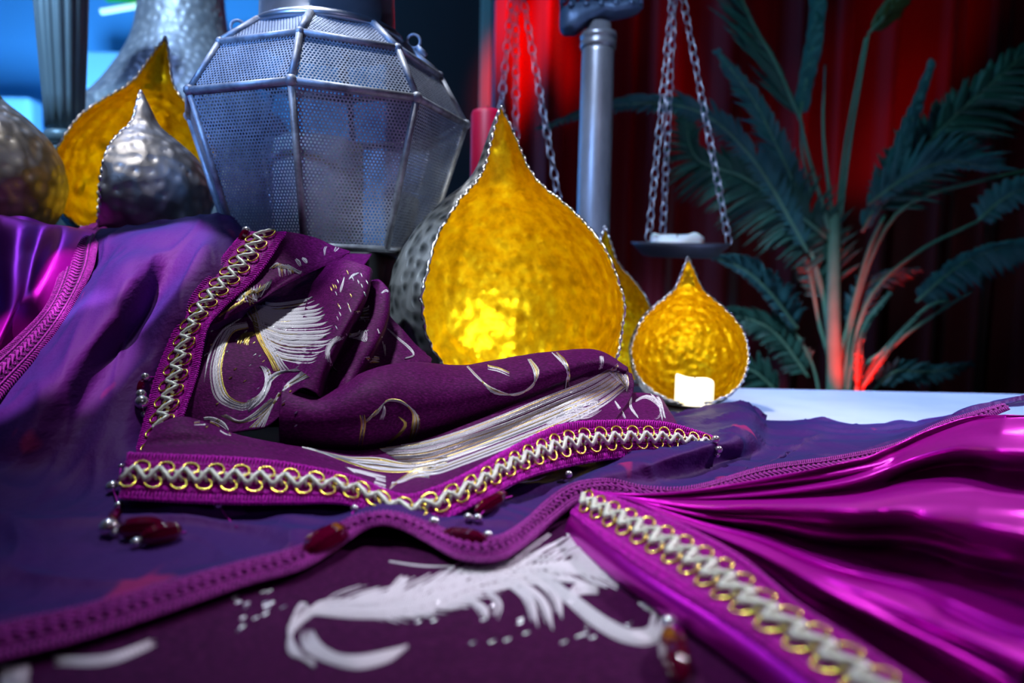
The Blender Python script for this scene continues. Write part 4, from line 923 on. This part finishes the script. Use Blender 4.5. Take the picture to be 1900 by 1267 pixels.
E5 = [[(530, 715, .60), (600, 742, .60), (680, 712, .62), (760, 692, .64), (860, 692, .655), (960, 678, .665), (1060, 664, .675), (1120, 662, .68), (1166, 690, .672)],
      [(525, 712, .572), (600, 730, .575), (680, 690, .585), (760, 673, .603), (860, 679, .622), (960, 662, .635), (1060, 650, .648), (1112, 652, .655), (1164, 682, .66)],
      [(522, 730, .553), (600, 742, .550), (680, 712, .553), (760, 698, .570), (860, 700, .588), (960, 684, .604), (1060, 664, .622), (1112, 662, .634), (1163, 686, .648)],
      [(518, 765, .540), (600, 768, .536), (680, 752, .538), (760, 736, .552), (860, 728, .570), (960, 706, .588), (1060, 680, .609), (1112, 672, .626), (1162, 689, .644)],
      [(518, 800, .540), (600, 802, .536), (680, 800, .537), (760, 782, .550), (860, 762, .568), (960, 732, .587), (1060, 697, .610), (1112, 682, .628), (1161, 691, .646)],
      [(520, 835, .560), (600, 842, .560), (680, 845, .560), (760, 830, .572), (860, 800, .588), (960, 760, .606), (1060, 714, .628), (1112, 694, .643), (1160, 696, .655)]]
sh.sheet(surf(E5, 90, 260, wr(0.0007, 60, 20)))
E6 = [[(288, 792, .505), (345, 776, .515), (440, 806, .522), (540, 826, .530), (660, 836, .537), (760, 822, .546), (860, 790, .562), (960, 748, .585), (1060, 706, .612), (1130, 678, .640), (1172, 694, .65)],
      [(274, 815, .492), (342, 800, .498), (440, 818, .508), (540, 838, .514), (660, 856, .520), (760, 846, .530), (860, 812, .548), (960, 768, .572), (1050, 732, .600), (1120, 706, .625), (1176, 714, .64)],
      [(266, 832, .482), (336, 828, .486), (440, 832, .496), (540, 850, .499), (655, 874, .500), (752, 888, .502), (838, 858, .522), (920, 818, .550), (1000, 778, .575), (1080, 744, .602), (1170, 738, .625)],
      [(250, 846, .452), (330, 848, .454), (440, 853, .457), (540, 864, .459), (650, 888, .457), (742, 922, .448), (803, 910, .452), (870, 880, .470), (954, 830, .510), (1040, 790, .547), (1140, 782, .570)]]
sh.sheet(surf(E6, 80, 300, wr(0.0009, 40, 20)))
E7 = [[(1030, 770, .61), (1080, 748, .64), (1130, 738, .655), (1180, 730, .665), (1222, 734, .668), (1240, 756, .665)],
      [(1022, 782, .57), (1075, 766, .595), (1126, 758, .61), (1178, 752, .62), (1226, 758, .622), (1248, 774, .622)],
      [(1015, 797, .54), (1070, 788, .555), (1122, 784, .567), (1176, 782, .577), (1230, 785, .585), (1262, 798, .592)]]
sh.sheet(surf(E7, 40, 70, wb))
# hidden underlay so the heap is a closed pile of cloth
sh.ready()
so_ = sh.mb.build('brocade_shawl', M['brocade'], solid=0.0007)
tag(so_, 'crumpled plum brocade shawl with white feather weave and gold braid, centre of the pile', 'shawl')
gold_trim(so_, [P(x, y, Y - .003) for x, y, Y in TO], [P(x, y, Y - .003) for x, y, Y in TI])
FU = [(238, 842, .448), (330, 846, .450), (440, 851, .452), (540, 862, .454), (650, 885, .452), (742, 920, .443), (803, 908, .446), (870, 877, .464), (954, 828, .503), (1040, 789, .540), (1140, 781, .565), (1228, 784, .585), (1290, 800, .60), (1325, 812, .61)]
FL = [(222, 926, .422), (330, 932, .422), (440, 936, .424), (540, 936, .428), (645, 938, .430), (752, 976, .420), (815, 970, .423), (880, 938, .440), (972, 890, .478), (1060, 864, .520), (1150, 850, .547), (1232, 847, .565), (1290, 844, .58), (1318, 832, .60)]
bd_f = gold_trim(so_, [P(*p) for p in FU], [P(*p) for p in FL])
# underside return below the front trim
b = MB(); lo1 = [P(x, y - 4, Y) for x, y, Y in FL]; lo2 = [P(x, y - 16, Y + .03) for x, y, Y in FL]
b.grid(cr(cr(np.array([lo1, lo2]), 6, 0), 120, 1)); b.build('turned_hem', M['magenta'], so_, solid=0.0006)
em = MB(); rs = np.random.RandomState(11)
S = lambda p, w=6, mi=0, k=1.3: (strands(sh, p, w * k, em, mi, 1.7, 0.6) if w * k > 4.2 and len(p) > 2 else sh.stroke(p, w * k, em, mi, lift=0.0005))
# big feather in the valley
for k in range(19):      # barbs sweeping right
    t = k / 18.0; e = rs.uniform(-6, 8)
    a0 = (452 + 34 * t, 548 + 96 * t); tip = (586 + 34 * math.sin(t * 2.6) - 14 * t + e, 548 + 118 * t + 4)
    mid = (a0[0] * .62 + tip[0] * .38, a0[1] * .55 + tip[1] * .45 + 16 - 4 * t)
    sh.stroke([a0, mid, (tip[0] * .72 + mid[0] * .28, tip[1] * .8 + mid[1] * .2 + 5), tip], 6.2, em, 0, lift=0.0006)
    if k % 2: S([(a0[0] + 5, a0[1] + 5), (mid[0], mid[1] + 4), (tip[0] - 20, tip[1] + 5)], 1.6, 1 if k % 4 == 1 else 2, 1.0)
for k in range(11):      # upper barbs going up under the flap
    t = k / 10; S([(470 + 14 * t, 600 - 6 * t), (452 + 26 * t, 570 - 6 * t), (436 + 60 * t, 540 - 14 * t)], 4.0, [0, 0, 1][k % 3], 1.0)
for k in range(14):      # warm shaft
    t = k / 13; S([(456 + 22 * t, 535), (466 + 20 * t, 580 + 5 * t), (478 + 22 * t, 630), (500 + 25 * t, 668 + 4 * t), (510 + 30 * t, 690)], 2.0, 1 if k < 6 else 0, 1.0)
for k in range(14):      # big C curl around the eye
    t = k / 13; r_ = 1 + 0.34 * t
    S([(462 - 4 * t, 610 - 12 * t), (432 - 14 * t, 620 - 10 * t), (415 - 20 * t, 660), (412 - 22 * t, 700 + 4 * t), (425 - 22 * t, 735 + 8 * t), (455 - 8 * t, 748 + 14 * t), (482, 735 + 16 * t)], 2.5, [1, 1, 0, 0, 1, 0, 0, 2, 0, 0, 0, 2, 0, 0][k], 1.0)
for k in range(6):
    t = k / 5; S([(455, 748 + 6 * t), (480 + 4 * t, 738 + 6 * t), (495 + 6 * t, 715), (492 + 8 * t, 690), (480 + 8 * t, 678)], 4.5)
for k in range(12):      # silvery barbs to the left
    t = k / 11; S([(448 - 14 * t, 592 + 8 * t), (415 - 12 * t, 612 + 14 * t), (392 - 6 * t, 645 + 26 * t), (382 - 4 * t, 680 + 34 * t)], 3.3, 0 if k % 3 else 2, 1.0)
for k in range(13):      # lower streams
    t = k / 12; S([(575 - 14 * t, 700 - 10 * t), (530 - 8 * t, 722 + 2 * t), (500 - 8 * t + 12 * t, 760), (478 + 30 * t - 20, 800)], 3.4, [0, 1, 0, 2][k % 4], 1.0)
for k in range(7):      # white scroll joining the feather to the eye
    t = k / 6; sh.stroke([(560 - 8 * t, 690 - 6 * t), (520, 690 + 5 * t), (497 + 4 * t, 705 + 8 * t), (486 + 4 * t, 735 + 6 * t), (462, 762 + 3 * t)], 3.4, em, [0, 0, 1, 0, 2, 0, 0][k], lift=0.0006)
for k in range(8):
    t = k / 7; sh.stroke([(420 - 10 * t, 770 + 2 * t), (445, 782 + 3 * t), (470 + 10 * t, 770 + 5 * t), (505 + 12 * t, 740 + 4 * t)], 2.6, em, [0, 2, 1, 0][k % 4], lift=0.0006)
for k in range(8):
    t = k / 7; S([(440 + 20 * t, 640 + 2 * t), (450 + 14 * t, 622 + 3 * t), (470 + 6 * t, 618 + 4 * t)], 2.6, 1)
for k in range(6): S([(360, 780 + 2 * k), (390, 775 + 3 * k), (415, 785 + 4 * k), (428, 805 + k)], 3.2, [0, 2, 0, 1, 0, 0][k])
for k in range(70):      # gold flecks
    x, y = rs.uniform(370, 560), rs.uniform(600, 800); S([(x, y), (x + 3, y - 2), (x + 6, y - 4)], 1.8, rs.choice([1, 2]))
# flap patches
for k in range(9): S([(500 + 4 * k, 500 - k), (515 + 5 * k, 490 + 4 * k * .5), (520 + 5 * k, 520 - 2 * k)], 5, [0, 1, 0, 2][k % 4])
for k in range(8): S([(440 + 6 * k, 560 - 3 * k), (452 + 6 * k, 548 - 2 * k), (464 + 6 * k, 552 - 5 * k)], 5, [0, 2, 1][k % 3])
for p in ([(602, 476), (604, 462), (608, 458)], [(620, 468), (626, 460), (630, 456)], [(560, 480), (566, 484), (570, 490)], [(548, 482), (554, 488), (558, 496)]): S(p, 6)
for k in range(10): S([(398 + 5 * k, 594 - 3 * k), (404 + 5 * k, 588 - 3 * k), (410 + 5 * k, 588 - 4 * k)], 3, 1)
# ridge curls
for k in range(5):
    t = k / 4; S([(684, 612 + 4 * t), (660 - 4 * t, 622), (640 - 4 * t, 622 + 6 * t), (616 + 6 * t, 634 + 2 * t), (606 + 5 * t, 655), (612 + 4 * t, 680), (632 + 3 * t, 696 - 3 * t)], 5)
for k in range(4): S([(650 + 6 * k, 628 + k), (664 + 5 * k, 624 + 3 * k), (672 + 3 * k, 612)], 4)
for k in range(12): S([(655 + rs.uniform(0, 25), 575 + 2 * k), (665 + rs.uniform(0, 20), 572 + 2 * k), (686, 568 + 2.4 * k)], 2.6, [0, 1, 2][k % 3])
for p in ([(640, 515), (634, 535), (632, 545)], [(648, 520), (656, 512), (668, 508)], [(700, 612), (712, 640), (716, 668)], [(715, 608), (740, 630), (762, 650), (766, 662), (745, 668)], [(708, 545), (716, 540), (720, 544)]): S(p, 4)
for k in range(6): S([(676 + 2 * k, 664 + k * 2), (690, 662 + k * 2), (704, 664 + k * 2)], 3, [0, 1][k % 2])
for k in range(30):
    x, y = rs.uniform(600, 680), rs.uniform(500, 620); S([(x, y), (x + 2, y + 4), (x + 3, y + 8)], 1.8, rs.choice([0, 1, 2]))
# the roll
for k in range(9):
    t = k / 8; S([(866 + 3 * t, 682 - 1 * t), (888 - 3 * t + 6 * t, 704), (915, 722 + 7 * t), (955, 732 - 2 * t), (985 + 3 * t, 716), (1000 - 10 * t, 690), (985 - 6 * t, 668)], 2.8, [0, 1, 2, 1, 1, 0, 1, 2, 0][k])
for k in range(6):
    t = k / 5; S([(1024 + 10 * t, 656), (1040 + 8 * t, 670), (1052 + 3 * t, 690), (1048 + 8 * t, 722 - 4 * t)], 3.2, [0, 0, 1, 1, 2, 1][k])
for k in range(3): S([(1112 + 3 * k, 662), (1114 + 3 * k, 672), (1108 + 3 * k, 690)], 3.6)
for k in range(4): S([(905, 680 + 2 * k), (925, 684 + 2 * k), (945, 693 + 2 * k)], 2.6, [1, 0][k % 2])
for k in range(10):
    t = k / 9; S([(708 + 3 * t, 752 - 2 * t), (722, 742 + 2 * t), (745 + 2 * t, 745 + 4 * t), (765 + 10 * t, 765 + 3 * t), (764 + 16 * t, 790), (758 + 12 * t, 815)], 2.6, [1, 1, 2, 1][k % 4])
for k in range(7):
    t = k / 6; S([(738 + 4 * t, 772 + 2 * t), (750 + 4 * t, 785), (740 + 5 * t, 802), (716 + 10 * t, 822 - 4 * t)], 2.6, 1)
for k in range(4): S([(664 + 4 * k, 770), (668 + 3 * k, 790), (662 + 3 * k, 826)], 2.6, [2, 1][k % 2])
for k in range(5): S([(712 - 6 * k, 748 + 6 * k), (700 - 5 * k, 765 + 4 * k), (690 - 4 * k, 772 + 3 * k)], 4, [0, 1, 1][k % 3])
for k in range(4): S([(712, 752), (714 - k, 764), (710 - 2 * k, 778)], 2.4, 0)
# long light feather along the front
for k in range(34):
    t = k / 33
    S([(1150 + 16 * (t - .3), 676 + 44 * t), (1090 + 30 * t, 706 + 48 * t), (1010 + 40 * t, 738 + 52 * t), (930 + 30 * t, 772 + 54 * t), (850 + 10 * t, 802 + 62 * t), (780 + 26 * t, 822 + 60 * t), (700 + 70 * t, 832 + 46 * t)], 1.9, [0, 0, 1, 0, 0, 2, 0, 1, 0][k % 9], 1.0)
for k in range(16):
    t = k / 15
    S([(1128 + 34 * t, 690 + 6 * t), (1146 + 20 * t, 706 + 6 * t), (1166 - 6 * t, 722 + 8 * t)], 4, [0, 2, 0, 1][k % 4])
for k in range(14):
    t = k / 13; S([(560 + 20 * t, 832 + 3 * t), (640 + 10 * t, 850 + 10 * t), (700, 852 + 22 * t), (760, 862 + 14 * t), (830, 850 + 16 * t)], 3.0, [0, 1, 2, 0][k % 4])
for k in range(16):
    t = k / 15; S([(722 + 5 * t, 910 - 12 * t), (745, 890 - 8 * t + 14 * t), (775, 872 + 14 * t), (815 - 10 * t, 866 + 24 * t)], 3.4, [0, 0, 1, 2][k % 4])
for k in range(8): S([(640 + 4 * k, 868 + 2.5 * k), (680, 876 + 3 * k), (715, 884 + 4 * k)], 3, 0)
for k in range(8): S([(1010 + 4 * k, 790 - 2 * k), (1050, 778 - 3 * k), (1090, 776 - 4 * k), (1120, 760 - 2 * k)], 4, [0, 0, 2, 0][k % 4])
for p in ([(1140, 746), (1152, 764), (1162, 782)], [(1172, 738), (1170, 756), (1186, 780)], [(1176, 748), (1196, 738), (1216, 748), (1226, 764)], [(1180, 744), (1200, 736), (1222, 748), (1224, 772), (1208, 782)], [(1212, 728), (1224, 748), (1234, 784)], [(1206, 730), (1222, 750), (1230, 786)]): S(p, 4.5, 0)
em.build('woven_feathers', [M['white'], M['lame'], M['silverthread']], so_)

# ------------------------------------------------------------------ bead tassels on the shawl edge
def tassel(pts, sizes, parent):
    """pts: list of (px,py,Y); sizes: list of (kind, radius) per point; a thread runs through"""
    Q = []
    for p, (kd, r_) in zip(pts, sizes):
        q_ = Pc(*p, 0.004 + max(r_, 0.002)); h = taff.hit(p[0], p[1]) if taff.ok else None
        if h is not None and np.linalg.norm(h[0] - [0, 0, CAM_Z]) < np.linalg.norm(q_ - [0, 0, CAM_Z]) + 0.02: q_ = h[0] + h[1] * max(r_, 0.001)
        Q.append(q_)
    b = MB(); b.tube(Q, 0.0005, 5); t = b.build('bead_tassel', M['magenta_loop'], parent)
    for k, (kind, r_) in enumerate(sizes):
        if kind == 's': mb = MB(); mb.ball(Q[k], r_, seg=20); mb.build('silver_bead', M['bead_silver'], t)
        elif kind == 'g':
            d = Q[k + 1] - Q[k - 1]; ln = np.linalg.norm(d); d /= ln
            mb = MB(); u = np.linspace(-1, 1, 17); mb.tube([Q[k] + d * (ln * 0.5 - 0.0025) * x for x in u], r_ * np.sqrt(np.clip(1 - np.abs(u) ** 2.4, 0.06, 1)), 8); mb.build('glass_bead', M['ruby'], t, smooth=False)
tassel([(225, 865, .468), (222, 885, .460), (212, 915, .452), (222, 946, .446), (212, 970, .442), (202, 995, .438), (213, 998, .434)], [('s', .0018), ('n', 0), ('s', .0045), ('s', .0028), ('g', .0035), ('s', .0052), ('s', .0028)], so_)
tassel([(214, 996, .437), (265, 1000, .436), (318, 990, .440), (330, 985, .442)], [('n', 0), ('g', .0066), ('n', 0), ('n', 0)], so_)
tassel([(253, 1018, .430), (300, 1010, .432), (345, 990, .436)], [('s', .0032), ('g', .0062), ('n', 0)], so_)
tassel([(405, 934, .448), (407, 944, .446), (420, 962, .446), (440, 980, .45)], [('n', 0), ('s', .0028), ('n', 0), ('n', 0)], so_)
tassel([(560, 1028, .424), (605, 1003, .428), (642, 982, .434), (660, 950, .440)], [('s', .0030), ('g', .0082), ('s', .0034), ('s', .0024)], so_)
tassel([(806, 978, .418), (812, 985, .415), (858, 998, .416), (905, 1001, .418)], [('s', .0034), ('n', 0), ('g', .0062), ('s', .0026)], so_)
tassel([(868, 966, .428), (886, 968, .429), (915, 945, .440), (950, 920, .455)], [('s', .0026), ('s', .0027), ('g', .0050), ('n', 0)], so_)
tassel([(900, 944, .44), (906, 936, .442), (912, 925, .45)], [('n', 0), ('s', .0020), ('n', 0)], so_)
tassel([(1052, 874, .515), (1055, 880, .512), (1050, 888, .51)], [('n', 0), ('s', .0028), ('n', 0)], so_)
tassel([(284, 700, .565), (268, 703, .56), (260, 720, .556), (258, 736, .552), (257, 752, .548), (262, 772, .546)], [('n', 0), ('s', .0034), ('g', .0028), ('s', .0040), ('s', .0054), ('s', .0030)], so_)
tassel([(457, 428, .68), (452, 440, .677), (436, 470, .67)], [('s', .0042), ('g', .0046), ('n', 0)], so_)
tassel([(1318, 812, .60), (1326, 823, .60), (1328, 832, .598), (1326, 842, .596)], [('n', 0), ('s', .0036), ('s', .0030), ('s', .0024)], so_)
tassel([(1251, 1105, .336), (1246, 1130, .332), (1242, 1158, .330), (1252, 1210, .312), (1262, 1270, .295)], [('s', .0026), ('g', .0022), ('s', .0040), ('g', .0062), ('n', 0)], fo)
